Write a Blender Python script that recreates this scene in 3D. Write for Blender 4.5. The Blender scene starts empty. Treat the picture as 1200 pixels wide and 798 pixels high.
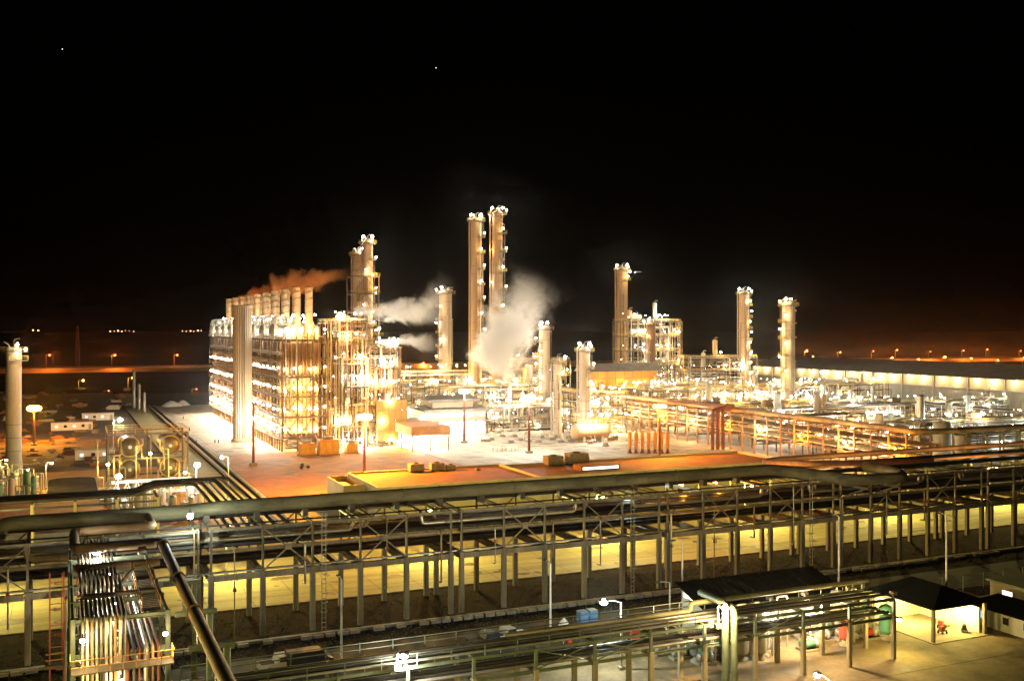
import bpy, math, random
from mathutils import Vector, Matrix
random.seed(11)
RAD = math.radians

# ------------------------------------------------------------------ camera, world, moon, exposure
HCAM, FPX = 37.5, 1193.0
YAW = RAD(23.9)
sc = bpy.context.scene
cam_d = bpy.data.cameras.new('camera')
cam = bpy.data.objects.new('camera', cam_d)
sc.collection.objects.link(cam)
cam.location = (0, 0, HCAM)
cam.rotation_euler = (RAD(90), 0, -YAW)
cam_d.sensor_width = 36.0
cam_d.lens = 36.0 * FPX / 1200.0
cam_d.shift_y = -14.0 / 1200.0
cam_d.clip_end = 12000
sc.camera = cam

world = bpy.data.worlds.new('World')
sc.world = world
world.use_nodes = True
wn = world.node_tree
wbg = wn.nodes['Background']
wsky = wn.nodes.new('ShaderNodeTexSky')
wsky.sky_type = 'NISHITA'
wsky.sun_disc = False
wsky.sun_elevation = RAD(-4)
wsky.sun_rotation = RAD(210)
wn.links.new(wsky.outputs[0], wbg.inputs[0])
wbg.inputs[1].default_value = 0.0002
moon_d = bpy.data.lights.new('moon', 'SUN')
moon_d.energy = 0.006
moon_d.angle = RAD(0.5)
moon_d.color = (1.0, 0.93, 0.82)
moon = bpy.data.objects.new('moon', moon_d)
moon.rotation_euler = (RAD(50), 0, RAD(-30))
sc.collection.objects.link(moon)

sc.view_settings.view_transform = 'Standard'
sc.view_settings.look = 'None'
sc.view_settings.exposure = 0.0
sc.view_settings.gamma = 1.0
sc.view_settings.use_curve_mapping = False
sc.render.engine = 'CYCLES'
cy = sc.cycles
cy.use_denoising = True
cy.use_adaptive_sampling = True
cy.adaptive_threshold = 0.02
cy.adaptive_min_samples = 20
cy.max_bounces = 2
cy.diffuse_bounces = 2
cy.glossy_bounces = 2
cy.transmission_bounces = 1
cy.volume_bounces = 1
cy.transparent_max_bounces = 8
cy.sample_clamp_indirect = 4.0
cy.caustics_reflective = False
cy.caustics_refractive = False
cy.use_light_tree = True
cy.volume_max_steps = 64

# lamp powers (watts)
PW = dict(plat=4200, furnace=1500, tower=2100, mast=30000, street=7000, road=15000, far=26000, fore=4600, eave=2200)

# ------------------------------------------------------------------ layout helpers (photo pixel -> place at a known distance)
FW = (math.sin(YAW), math.cos(YAW)); RT = (math.cos(YAW), -math.sin(YAW))
def ray(u):
    k = (u - 600) / FPX
    return FW[0] + RT[0] * k, FW[1] + RT[1] * k
def at(u, v, d):
    r = ray(u)
    return Vector((d * r[0], d * r[1], HCAM - (v - 385) * d / FPX))
def gp(u, v, z=0):
    d = (HCAM - z) * FPX / (v - 385)
    r = ray(u)
    return Vector((d * r[0], d * r[1], z))

# ------------------------------------------------------------------ materials
MT = {}
def mat(name, col, rough=0.6, metal=0.0, var=0.25, scale=0.6, col2=None, fine=0.15, bump=0.0, streak=False, spec=0.5, along=None):
    m = bpy.data.materials.new(name); m.use_nodes = True
    nt = m.node_tree; N = nt.nodes; L = nt.links
    b = N['Principled BSDF']
    b.inputs['Roughness'].default_value = rough
    b.inputs['Metallic'].default_value = metal
    b.inputs['Specular IOR Level'].default_value = spec
    g = N.new('ShaderNodeNewGeometry')
    mp = N.new('ShaderNodeMapping'); L.new(g.outputs['Position'], mp.inputs['Vector'])
    if along: mp.inputs['Scale'].default_value = along
    if streak: mp.inputs['Scale'].default_value = (1.0, 1.0, 0.16)
    n1 = N.new('ShaderNodeTexNoise'); n1.inputs['Scale'].default_value = scale; n1.inputs['Detail'].default_value = 6; n1.inputs['Roughness'].default_value = 0.65
    L.new(mp.outputs[0], n1.inputs['Vector'])
    n2 = N.new('ShaderNodeTexNoise'); n2.inputs['Scale'].default_value = scale * 9; n2.inputs['Detail'].default_value = 4
    L.new(mp.outputs[0], n2.inputs['Vector'])
    r1 = N.new('ShaderNodeValToRGB'); L.new(n1.outputs[0], r1.inputs[0])
    dk = [max(0, c * (1 - var)) for c in col] if col2 is None else col2
    lt = [min(1, c * (1 + var * 0.6)) for c in col]
    r1.color_ramp.elements[0].position = 0.32; r1.color_ramp.elements[0].color = (*dk, 1)
    r1.color_ramp.elements[1].position = 0.68; r1.color_ramp.elements[1].color = (*lt, 1)
    mx = N.new('ShaderNodeMix'); mx.data_type = 'RGBA'; mx.blend_type = 'MULTIPLY'; mx.inputs[0].default_value = fine
    L.new(r1.outputs[0], mx.inputs[6]); L.new(n2.outputs[0], mx.inputs[7])
    L.new(mx.outputs[2], b.inputs['Base Color'])
    if bump:
        bp = N.new('ShaderNodeBump'); bp.inputs['Strength'].default_value = bump; bp.inputs['Distance'].default_value = 0.1
        L.new(n2.outputs[0], bp.inputs['Height']); L.new(bp.outputs[0], b.inputs['Normal'])
    MT[name] = m
    return m
def emit(name, col, strength):
    m = bpy.data.materials.new(name); m.use_nodes = True
    b = m.node_tree.nodes['Principled BSDF']
    b.inputs['Base Color'].default_value = (0.8, 0.8, 0.8, 1)
    b.inputs['Emission Color'].default_value = (*col, 1)
    b.inputs['Emission Strength'].default_value = strength
    try: m.cycles.emission_sampling = 'NONE'
    except Exception: pass
    MT[name] = m
    return m
mat('soil', (0.042, 0.027, 0.015), 1.0, spec=0.05, var=0.6, scale=0.35, fine=0.8, bump=0.5)
mat('plain', (0.03, 0.02, 0.014), 1.0, var=0.5, scale=0.02, fine=0.4, spec=0.0)
mat('yard_dirt', (0.12, 0.07, 0.04), 0.95, var=0.6, scale=0.2, fine=0.7)
mat('asphalt', (0.07, 0.062, 0.05), 0.85, var=0.35, scale=0.15, fine=0.35, bump=0.2)
mat('road_concrete', (0.42, 0.37, 0.18), 0.8, var=0.4, scale=0.5, fine=0.35, along=(.06, 1, 1))
mat('apron_concrete', (0.30, 0.26, 0.14), 0.85, var=0.5, scale=0.2, fine=0.4)
mat('stain', (0.10, 0.075, 0.05), 0.7, var=0.5, scale=0.8)
mat('patch', (0.22, 0.17, 0.115), 0.8, var=0.4, scale=0.5)
mat('paving', (0.36, 0.275, 0.19), 0.8, var=0.42, scale=0.2, fine=0.3)
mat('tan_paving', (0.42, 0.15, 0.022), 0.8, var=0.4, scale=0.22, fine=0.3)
mat('yard_concrete', (0.23, 0.16, 0.075), 0.85, var=0.5, scale=0.25, fine=0.5, bump=0.3)
mat('kerb_concrete', (0.36, 0.31, 0.24), 0.85, var=0.4, scale=0.8)
mat('concrete', (0.29, 0.24, 0.155), 0.8, var=0.35, scale=0.5, streak=True, fine=0.3)
mat('pale_concrete', (0.45, 0.42, 0.36), 0.8, var=0.25, scale=0.3, streak=True)
mat('steel', (0.13, 0.11, 0.08), 0.55, 0.2, var=0.4, scale=0.8)
mat('rack_steel', (0.25, 0.205, 0.13), 0.6, 0.1, var=0.4, scale=0.8)
mat('green_steel', (0.10, 0.125, 0.085), 0.5, 0.2, var=0.35, scale=0.8)
mat('red_steel', (0.34, 0.16, 0.06), 0.55, 0.1, var=0.4, scale=0.6)
mat('dark_steel', (0.045, 0.042, 0.04), 0.5, 0.2, var=0.4)
mat('drum_steel', (0.13, 0.10, 0.06), 0.35, 0.5, var=0.4, scale=0.4)
mat('galvanised', (0.42, 0.42, 0.39), 0.42, 0.5, var=0.25)
mat('olive_pipe', (0.26, 0.23, 0.12), 0.7, 0.0, var=0.55, scale=0.5, fine=0.4, along=(.35, 1, 1.6))
mat('tan_pipe', (0.34, 0.22, 0.11), 0.6, 0.05, var=0.35, scale=0.4)
mat('dark_pipe', (0.024, 0.02, 0.017), 0.7, 0.0, var=0.5, scale=0.5)
mat('grey_pipe', (0.22, 0.21, 0.18), 0.38, 0.4, var=0.35, scale=0.5)
mat('bright_pipe', (0.46, 0.41, 0.31), 0.34, 0.55, var=0.2, scale=0.6)
mat('rust_pipe', (0.17, 0.05, 0.024), 0.75, 0.1, var=0.4, scale=0.5)
mat('cladding', (0.42, 0.33, 0.23), 0.62, 0.05, var=0.16, scale=0.25, streak=True, fine=0.2)
mat('warm_cladding', (0.44, 0.27, 0.13), 0.62, 0.05, var=0.18, scale=0.25, streak=True, fine=0.2)
mat('white_cladding', (0.46, 0.42, 0.34), 0.62, 0.05, var=0.12, scale=0.3, streak=True)
mat('brown_cladding', (0.21, 0.105, 0.05), 0.55, 0.1, var=0.45, scale=0.3, streak=True, fine=0.3)
mat('yellow_cladding', (0.42, 0.30, 0.11), 0.55, 0.0, var=0.2, scale=0.3, streak=True)
mat('eave_paint', (0.52, 0.44, 0.28), 0.6, var=0.2, scale=0.3, streak=True)
mat('white_paint', (0.70, 0.66, 0.57), 0.5, var=0.12, scale=0.7, streak=True)
mat('cream_wall', (0.55, 0.47, 0.30), 0.75, var=0.2, scale=0.3, streak=True)
mat('grey_wall', (0.30, 0.28, 0.23), 0.8, var=0.25, scale=0.2, streak=True)
mat('roof_brown', (0.30, 0.12, 0.045), 0.85, var=0.35, scale=0.15, fine=0.3)
mat('roof_dark', (0.006, 0.007, 0.007), 0.85, var=0.4, spec=0.1)
mat('roof_orange', (0.46, 0.22, 0.07), 0.7, var=0.25, scale=0.4)
mat('roof_grey', (0.22, 0.20, 0.17), 0.7, var=0.3, scale=0.3)
mat('orange_paint', (0.62, 0.30, 0.07), 0.5, var=0.2)
mat('yellow_paint', (0.62, 0.42, 0.06), 0.5, var=0.2)
mat('red_paint', (0.42, 0.05, 0.03), 0.5, var=0.25)
mat('blue_paint', (0.10, 0.22, 0.42), 0.5, var=0.25)
mat('green_paint', (0.07, 0.22, 0.14), 0.5, var=0.25)
mat('black_paint', (0.012, 0.012, 0.013), 0.4, var=0.3)
mat('rubber', (0.02, 0.02, 0.02), 0.9, var=0.3)
mat('glass_dark', (0.03, 0.035, 0.04), 0.08, var=0.1)
mat('line_paint', (0.62, 0.58, 0.45), 0.7, var=0.35, scale=1.5)
mat('gravel_stone', (0.10, 0.075, 0.048), 0.9, var=0.5, scale=1.5)
mat('rubble', (0.26, 0.20, 0.14), 0.9, var=0.4, scale=0.8)
COL = dict(warm=(1.0, 0.70, 0.32), white=(1.0, 0.92, 0.76), cool=(0.84, 1.0, 0.92), sodium=(1.0, 0.38, 0.03),
           yellow=(1.0, 0.80, 0.20), red=(1.0, 0.20, 0.03))
emit('bulb_warm', (1.0, 0.85, 0.60), 60)
emit('bulb_white', (1.0, 0.95, 0.86), 70)
emit('bulb_cool', (0.88, 1.0, 0.94), 70)
emit('bulb_sodium', (1.0, 0.46, 0.08), 30)
emit('bulb_yellow', (1.0, 0.87, 0.50), 60)
emit('bulb_red', (1.0, 0.10, 0.03), 12)
emit('lit_window', (1.0, 0.93, 0.72), 2.2)
emit('lit_window_blue', (0.45, 0.72, 1.0), 1.1)
emit('star_light', (1.0, 0.98, 0.95), 3.0)
emit('town_light', (1.0, 0.45, 0.22), 7.0)

# ------------------------------------------------------------------ mesh builder
class MB:
    def __init__(s): s.v = []; s.f = []; s.sm = []; s.mi = []; s.cur = 0
    def _add(s, vs, fs, smooth=False):
        o = len(s.v); s.v.extend([tuple(p) for p in vs])
        for q in fs: s.f.append(tuple(i + o for i in q)); s.sm.append(smooth); s.mi.append(s.cur)
        return s
    def box(s, x0, x1, y0, y1, z0, z1):
        vs = [(x, y, z) for z in (z0, z1) for y in (y0, y1) for x in (x0, x1)]
        return s._add(vs, [(0, 2, 3, 1), (4, 5, 7, 6), (0, 1, 5, 4), (2, 6, 7, 3), (0, 4, 6, 2), (1, 3, 7, 5)])
    def prism(s, poly, z0, z1):
        n = len(poly)
        vs = [(x, y, z0) for x, y in poly] + [(x, y, z1) for x, y in poly]
        return s._add(vs, [tuple(range(n))[::-1], tuple(range(n, 2 * n))] + [(i, (i + 1) % n, n + (i + 1) % n, n + i) for i in range(n)])
    def post(s, x, y, z0, z1, w, ch=0.12):
        h = w / 2; c = w * ch
        return s.prism([(x - h + c, y - h), (x + h - c, y - h), (x + h, y - h + c), (x + h, y + h - c), (x + h - c, y + h), (x - h + c, y + h), (x - h, y + h - c), (x - h, y - h + c)], z0, z1)
    def beam(s, p, q, w, h=None):
        p, q = Vector(p), Vector(q); h = h or w
        d = (q - p); 
        if d.length < 1e-6: return s
        d.normalize()
        up = Vector((0, 0, 1)) if abs(d.z) < 0.95 else Vector((0, 1, 0))
        a = d.cross(up).normalized() * (w / 2); b = a.cross(d).normalized() * (h / 2)
        vs = [p - a - b, p + a - b, p + a + b, p - a + b, q - a - b, q + a - b, q + a + b, q - a + b]
        return s._add(vs, [(0, 1, 2, 3), (7, 6, 5, 4), (0, 4, 5, 1), (1, 5, 6, 2), (2, 6, 7, 3), (3, 7, 4, 0)])
    def ibeam(s, p, q, w, h):
        p, q = Vector(p), Vector(q)
        t = h * 0.12
        up = Vector((0, 0, 1))
        s.beam(p + up * (h / 2 - t / 2), q + up * (h / 2 - t / 2), w, t)
        s.beam(p - up * (h / 2 - t / 2), q - up * (h / 2 - t / 2), w, t)
        return s.beam(p, q, w * 0.15, h - 2 * t)
    def cyl(s, p, q, r, n=12, r2=None, caps=True):
        return s.tube([p, q], r, n, bend=0, r2=r2, caps=caps)
    def tube(s, pts, r, n=10, bend=None, r2=None, caps=True):
        P = [Vector(p) for p in pts]
        if bend is None: bend = r * 3
        if bend > 0 and len(P) > 2:
            Q = [P[0]]
            for i in range(1, len(P) - 1):
                a = P[i - 1] - P[i]; b = P[i + 1] - P[i]
                la, lb = a.length, b.length
                k = min(bend, la * 0.45, lb * 0.45)
                a = a / la; b = b / lb
                if a.dot(b) < -0.999 or k < 1e-4: Q.append(P[i]); continue
                A, B = P[i] + a * k, P[i] + b * k
                for t in (0, 0.25, 0.5, 0.75, 1):
                    Q.append(A * (1 - t) ** 2 + P[i] * 2 * t * (1 - t) + B * t * t)
            Q.append(P[-1]); P = Q
        m = len(P)
        T = []
        for i in range(m):
            d = (P[min(i + 1, m - 1)] - P[max(i - 1, 0)])
            T.append(d.normalized() if d.length > 1e-9 else Vector((0, 0, 1)))
        up = Vector((0, 0, 1)) if abs(T[0].z) < 0.9 else Vector((1, 0, 0))
        a = T[0].cross(up).normalized(); vs = []
        for i in range(m):
            a = (a - T[i] * a.dot(T[i])).normalized(); b = T[i].cross(a)
            rr = r if r2 is None else r + (r2 - r) * i / (m - 1)
            for k in range(n):
                t = 2 * math.pi * k / n
                vs.append(P[i] + (a * math.cos(t) + b * math.sin(t)) * rr)
        fs = [(i * n + k, i * n + (k + 1) % n, (i + 1) * n + (k + 1) % n, (i + 1) * n + k) for i in range(m - 1) for k in range(n)]
        s._add(vs, fs, True)
        if caps:
            s._add(vs[:n], [tuple(range(n))[::-1]]); s._add(vs[-n:], [tuple(range(n))])
        return s
    def lathe(s, prof, c=(0, 0, 0), n=18, smooth=True, axis='z'):
        vs = []
        for r, z in prof:
            for k in range(n):
                t = 2 * math.pi * k / n
                p = (r * math.cos(t), r * math.sin(t), z) if axis == 'z' else ((z, r * math.cos(t), r * math.sin(t)) if axis == 'x' else (r * math.sin(t), z, r * math.cos(t)))
                vs.append((c[0] + p[0], c[1] + p[1], c[2] + p[2]))
        m = len(prof)
        return s._add(vs, [(i * n + k, i * n + (k + 1) % n, (i + 1) * n + (k + 1) % n, (i + 1) * n + k) for i in range(m - 1) for k in range(n)], smooth)
    def drum(s, p, q, r, n=16, head=0.5):
        # cylinder with ellipsoidal heads along an axis
        p, q = Vector(p), Vector(q); d = (q - p).normalized()
        s.tube([p, q], r, n, bend=0, caps=False)
        for c, sg in ((p, -1), (q, 1)):
            up = Vector((0, 0, 1)) if abs(d.z) < 0.9 else Vector((1, 0, 0))
            a = d.cross(up).normalized(); b = d.cross(a); vs = []
            for j in range(4):
                th = math.pi / 2 * j / 4
                for k in range(n):
                    t = 2 * math.pi * k / n
                    vs.append(c + (a * math.cos(t) + b * math.sin(t)) * r * math.cos(th) + d * sg * r * head * math.sin(th))
            vs.append(c + d * sg * r * head)
            fs = [(i * n + k, i * n + (k + 1) % n, (i + 1) * n + (k + 1) % n, (i + 1) * n + k) for i in range(3) for k in range(n)]
            fs += [(3 * n + k, 3 * n + (k + 1) % n, 4 * n) for k in range(n)]
            if sg > 0: fs = fs
            else: fs = [q_[::-1] for q_ in fs]
            s._add(vs, fs, True)
        return s
    def ball(s, c, r, n=8, sz=1.0):
        prof = [(max(r * math.sin(math.pi * i / 5), 0.001), -r * sz * math.cos(math.pi * i / 5)) for i in range(6)]
        return s.lathe(prof, c, n)
    def rail(s, pts, h=1.1, step=2.0, w=0.06, closed=False):
        P = [Vector(p) for p in pts]
        if closed: P.append(P[0])
        for i in range(len(P) - 1):
            a, b = P[i], P[i + 1]
            for zz in (h * 0.5, h):
                s.beam(a + Vector((0, 0, zz)), b + Vector((0, 0, zz)), w)
            k = max(1, int((b - a).length / step))
            for j in range(k + 1):
                p = a.lerp(b, j / k)
                s.beam(p, p + Vector((0, 0, h)), w)
        return s
    def ladder(s, p, z1, axis='x', w=0.5, cage=True):
        x, y, z0 = p
        dx, dy = (w / 2, 0) if axis == 'x' else (0, w / 2)
        for sg in (-1, 1): s.beam((x + sg * dx, y + sg * dy, z0), (x + sg * dx, y + sg * dy, z1), 0.07)
        z = z0 + 0.4
        while z < z1:
            s.beam((x - dx, y - dy, z), (x + dx, y + dy, z), 0.05); z += 0.6
        if cage:
            z = z0 + 2.4
            while z < z1:
                R = 0.42; ring = []
                for k in range(9):
                    t = math.pi * k / 8
                    if axis == 'x': ring.append((x + R * math.cos(t), y - R * 1.6 * math.sin(t), z))
                    else: ring.append((x - R * 1.6 * math.sin(t), y + R * math.cos(t), z))
                for a, b in zip(ring, ring[1:]): s.beam(a, b, 0.05)
                z += 1.2
        return s
    def mesh(s, name, mats):
        me = bpy.data.meshes.new(name)
        me.from_pydata(s.v, [], s.f)
        me.polygons.foreach_set('use_smooth', s.sm)
        if not isinstance(mats, (list, tuple)): mats = [mats]
        for m in mats: me.materials.append(MT[m] if isinstance(m, str) else m)
        if len(mats) > 1: me.polygons.foreach_set('material_index', s.mi)
        me.update()
        return me
    def build(s, name, mats, parent=None, loc=None):
        return link(name, s.mesh(name, mats), parent, loc)

def link(name, data, parent=None, loc=None, rotz=0.0):
    o = bpy.data.objects.new(name, data)
    sc.collection.objects.link(o)
    if parent is not None: o.parent = parent
    if loc is not None: o.location = loc
    if rotz: o.rotation_euler = (0, 0, rotz)
    return o
def tag(o, label=None, cat=None, group=None, kind=None):
    if label: o['label'] = label
    if cat: o['category'] = cat
    if group: o['group'] = group
    if kind: o['kind'] = kind
    return o
def thing(name, label, cat, group=None, loc=(0, 0, 0), rotz=0.0):
    o = link(name, None, None, loc, rotz)
    o.empty_display_size = 0.5
    return tag(o, label, cat, group)
def copy_tree(o, parent=None):
    c = o.copy(); sc.collection.objects.link(c); c.parent = parent
    for ch in list(o.children): copy_tree(ch, c)
    return c
def struct(name, mb, m): return tag(mb.build(name, m), kind='structure')

# ------------------------------------------------------------------ lamps
_bulb_me = {}
def light(parent, p, col, power, r=0.25):
    ld = bpy.data.lights.new('lamp_light', 'POINT')
    ld.energy = power; ld.color = COL[col]; ld.shadow_soft_size = r
    o = bpy.data.objects.new('lamp_light', ld)
    sc.collection.objects.link(o)
    o.parent = parent; o.location = p
    return o
def plat_lamp(p, col, power, label, group, size=0.42, off=(0, -0.3, -0.9), lit=True, parent=None):
    key = (col, round(size, 2))
    if key not in _bulb_me:
        m = MB(); m.box(-size * .7, size * .7, -size * .5, size * .5, size * .62, size * .95)
        m.beam((0, 0, size * .95), (0, size * 1.2, size * 1.6), 0.1)
        m.cur = 1; m.ball((0, 0, 0), size * 0.72, 8, 0.9)
        _bulb_me[key] = m.mesh('flood_lamp', ['dark_steel', 'bulb_' + col])
    if parent is not None:
        o = link('lamp', _bulb_me[key], parent, Vector(p) - parent.location)
    else:
        o = link('flood_lamp', _bulb_me[key], None, p)
        tag(o, label, 'lamp', group)
    if lit: light(o, off, col, power)
    return o
def street_lamp(x, y, h, col, power, label, group=None, arm=(1.5, 0), lit=True, r=0.09, size=0.4, polemat='galvanised', name='street_lamp', z0=0.0):
    t = thing(name, label, 'street lamp', group, (x, y, z0))
    MB().cyl((0, 0, 0.4), (0, 0, h), r * 1.5, 10, r2=r).build('pole', polemat, t)
    MB().box(-0.3, 0.3, -0.3, 0.3, 0, 0.4).build('footing', 'concrete', t)
    ax, ay = arm
    if ax or ay:
        MB().tube([(0, 0, h - 0.05), (ax * .5, ay * .5, h + 0.2), (ax, ay, h + 0.15)], r * 0.7, 8, bend=0.4).build('arm', polemat, t)
    hd = MB(); L = math.hypot(ax, ay) or 1
    hd.beam((ax * 0.9, ay * 0.9, h + .2), (ax * 0.9 + ax / L * size * 1.6, ay * .9 + ay / L * size * 1.6, h + 0.18), size * .8, size * .4)
    hd.build('lamp_head', 'dark_steel', t)
    if lit:
        c = Vector((ax * .9 + ax / L * size * .8, ay * .9 + ay / L * size * .8, h - 0.05))
        MB().ball(c + Vector((0, 0, size * .1)), size * .72, 10, 0.8).build('bulb', 'bulb_' + col, t)
        light(t, c + Vector((0, 0, -0.8)), col, power)
    return t
def mast(x, y, h, col, power, label, heads=6, size=0.9):
    t = thing('flood_mast', label, 'light mast', None, (x, y, 0))
    MB().cyl((0, 0, 0), (0, 0, h), 0.42, 12, r2=0.2).build('pole', 'rust_pipe', t)
    MB().box(-0.9, 0.9, -0.9, 0.9, 0, 0.7).build('footing', 'concrete', t)
    ring = MB()
    pts = [(1.0 * math.cos(2 * math.pi * k / 12), 1.0 * math.sin(2 * math.pi * k / 12), h) for k in range(12)]
    for a, b in zip(pts, pts[1:] + pts[:1]): ring.beam(a, b, 0.1)
    for k in range(0, 12, 3): ring.beam((0, 0, h - .1), pts[k], 0.08)
    ring.build('lamp_ring', 'steel', t)
    for k in range(heads):
        a = 2 * math.pi * k / heads + 0.3
        MB().ball((1.25 * math.cos(a), 1.25 * math.sin(a), h - 0.1), size * 0.62, 8, 0.8).build('bulb', 'bulb_' + col, t)
    light(t, (0, 0, h - 1.3), col, power, 0.8)
    light(t, (0, 0, h + 0.9), col, power * 0.15, 0.6)
    return t

# ------------------------------------------------------------------ ground, roads, pavements
def sheet(name, x0, x1, y0, y1, z, m): return struct(name, MB().box(x0, x1, y0, y1, z - 0.3, z), m)
g = MB(); g._add([(-6000, -3000, 0), (9000, -3000, 0), (9000, 11000, 0), (-6000, 11000, 0)], [(0, 1, 2, 3)])
struct('ground', g, 'plain')
sheet('foreground_ground', -120, 300, 20, 139.0, 0.02, 'soil')
sheet('road_main', -260, 520, 139.2, 157.5, 0.03, 'road_concrete')
sheet('service_road', -120, 300, 108, 117.5, 0.035, 'asphalt')
sheet('yard_ground', -260, 27.5, 157.9, 640, 0.02, 'yard_dirt')
sheet('process_ground', 27.5, 420, 157.9, 620, 0.02, 'soil')
sheet('apron_left', -260, 27.4, 157.9, 204.8, 0.03, 'apron_concrete')
sheet('apron_centre', 41.5, 184, 158, 213.8, 0.03, 'apron_concrete')
sheet('plant_road', 28.5, 37.5, 157.6, 620, 0.04, 'road_concrete')
sheet('furnace_pavement', 42, 112, 308.5, 520, 0.05, 'paving')
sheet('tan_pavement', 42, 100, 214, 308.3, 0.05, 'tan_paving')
sheet('central_pavement', 100.3, 184, 214, 330, 0.055, 'paving')
sheet('process_pavement', 112.3, 350, 330.3, 520, 0.05, 'paving')
sheet('right_pavement', 184.3, 375, 160, 330, 0.045, 'paving')
sheet('front_pavement', 20, 130, 60, 103, 0.04, 'yard_concrete')
sheet('shed_pavement', 60, 118, 84, 107.5, 0.06, 'yard_concrete')
def kerb(name, x0, x1, y0, y1, h=0.15): return struct(name, MB().box(x0, x1, y0, y1, 0, h), 'kerb_concrete')
kerb('kerb_front', -120, 300, 123.2, 123.8, 0.35)
kerb('kerb_road_near', -260, 520, 138.9, 139.2)
kerb('kerb_road_far', -260, 27.8, 157.5, 157.85)
kerb('kerb_road_far_right', 38.2, 520, 157.5, 157.85)
kerb('kerb_plant_road', 27.8, 28.4, 158, 620, 0.2)
kerb('drain_wall', 38.2, 38.9, 158.2, 520, 0.7)
kerb('drain_wall_inner', 40.6, 41.3, 158.2, 520, 0.55)
kerb('kerb_front_pavement', 20, 130, 103.1, 103.5, 0.2)
mk = MB()
for i in range(60): mk.box(-120 + i * 9, -120 + i * 9 + 3.5, 148.2, 148.4, 0.03, 0.036)
struct('road_marking', mk, 'line_paint')
jt = MB()
for i in range(80): jt.box(-150 + i * 6, -150 + i * 6 + 0.08, 139.4, 157.3, 0.03, 0.035)
jt.box(-260, 520, 143.9, 144.05, 0.03, 0.036)
struct('road_joint', jt, 'asphalt')
for nm, x0, x1, y0, y1, st in (('pavement_joint', 43, 111, 310, 518, 8.0), ('pavement_joint_centre', 101, 183, 215, 329, 7.0)):
    j = MB(); x = x0
    while x < x1: j.box(x, x + .1, y0, y1, 0.05, 0.062); x += st
    y = y0
    while y < y1: j.box(x0, x1, y, y + .1, 0.05, 0.0615); y += st
    struct(nm, j, 'asphalt')
RS = random.Random(3)
def blot(cx, cy, r, n=14, stretch=1.0):
    return [(cx + r * stretch * (.6 + .5 * RS.random()) * math.cos(2 * math.pi * k / n), cy + r * (.6 + .5 * RS.random()) * math.sin(2 * math.pi * k / n)) for k in range(n)]
for nm, x0, x1, y0, y1, n, z, m, s0, s1 in (('oil_stain', 102, 182, 218, 326, 46, .0625, 'stain', .4, 2.4), ('paving_patch', 102, 182, 218, 326, 16, .0622, 'patch', 2, 6), ('oil_stain', 44, 98, 218, 306, 30, .056, 'stain', .4, 2.2), ('oil_stain', 43, 58, 312, 500, 24, .0635, 'stain', .4, 2.0), ('oil_stain', 62, 116, 62, 100, 24, .066, 'stain', .3, 1.6), ('oil_stain', -20, 170, 141, 156, 60, .037, 'stain', .3, 1.3)):
    b = MB()
    for k in range(n):
        b.prism(blot(RS.uniform(x0, x1), RS.uniform(y0, y1), RS.uniform(s0, s1), stretch=RS.uniform(.7, 2.2)), z - .004, z + k * .00002)
    struct(nm, b, m)
b = MB()
for k in range(7):
    x = 104 + k * 11.5; b.box(x, x + 9, 232.0, 232.25, .062, .068)
for x in (118, 150, 171): b.box(x, x + .25, 222, 300, .062, .0683)
struct('yard_marking', b, 'line_paint')
b = MB()
for x, y in ((112, 240), (126, 262), (141, 246), (158, 268), (170, 236), (60, 240), (78, 280), (50, 330), (52, 380)):
    b.prism([(x + .55 * math.cos(2 * math.pi * k / 12), y + .55 * math.sin(2 * math.pi * k / 12)) for k in range(12)], .06, .075)
struct('manhole_cover', b, 'dark_steel')
# rounded islands in the left yard
def island(cx, cy, sx, sy, r):
    poly = []
    for qx, qy, a0 in ((1, 1, 0), (-1, 1, 90), (-1, -1, 180), (1, -1, 270)):
        for k in range(5):
            a = RAD(a0 + k * 22.5)
            poly.append((cx + qx * (sx - r) + r * math.cos(a), cy + qy * (sy - r) + r * math.sin(a)))
    b = MB(); b.prism(poly, 0, 0.18); struct('kerb_island', b, 'kerb_concrete')
    c = MB(); c.prism([(cx + (x - cx) * .97, cy + (y - cy) * .97) for x, y in poly], 0.18, 0.19); struct('island_ground', c, 'soil')
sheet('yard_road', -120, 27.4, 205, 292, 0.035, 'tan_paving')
island(2.5, 262, 5.5, 17, 4); island(-34, 262, 10, 17, 5)
# the far sunken plain and the raised motorway
mw = MB()
A, B = gp(-260, 440), gp(1500, 419)
def mway(t, off, z): 
    d = (B - A); n = Vector((-d.y, d.x, 0)).normalized()
    p = A + d * t + n * off; return (p.x, p.y, z)
mw._add([mway(0, -14, 0), mway(1, -14, 0), mway(1, -9, 3.2), mway(0, -9, 3.2), mway(0, 60, 3.2), mway(1, 60, 3.2)], [(0, 1, 2, 3), (3, 2, 5, 4)])
struct('road_motorway', mw, 'road_concrete')
gr = MB()
gr.beam(mway(0, -9, 3.7), mway(1, -9, 3.7), 0.3, 0.6)
tag(gr.build('guard_rail', 'galvanised'), 'long guard rail along the near edge of the orange lit motorway', 'guard rail')


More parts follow.
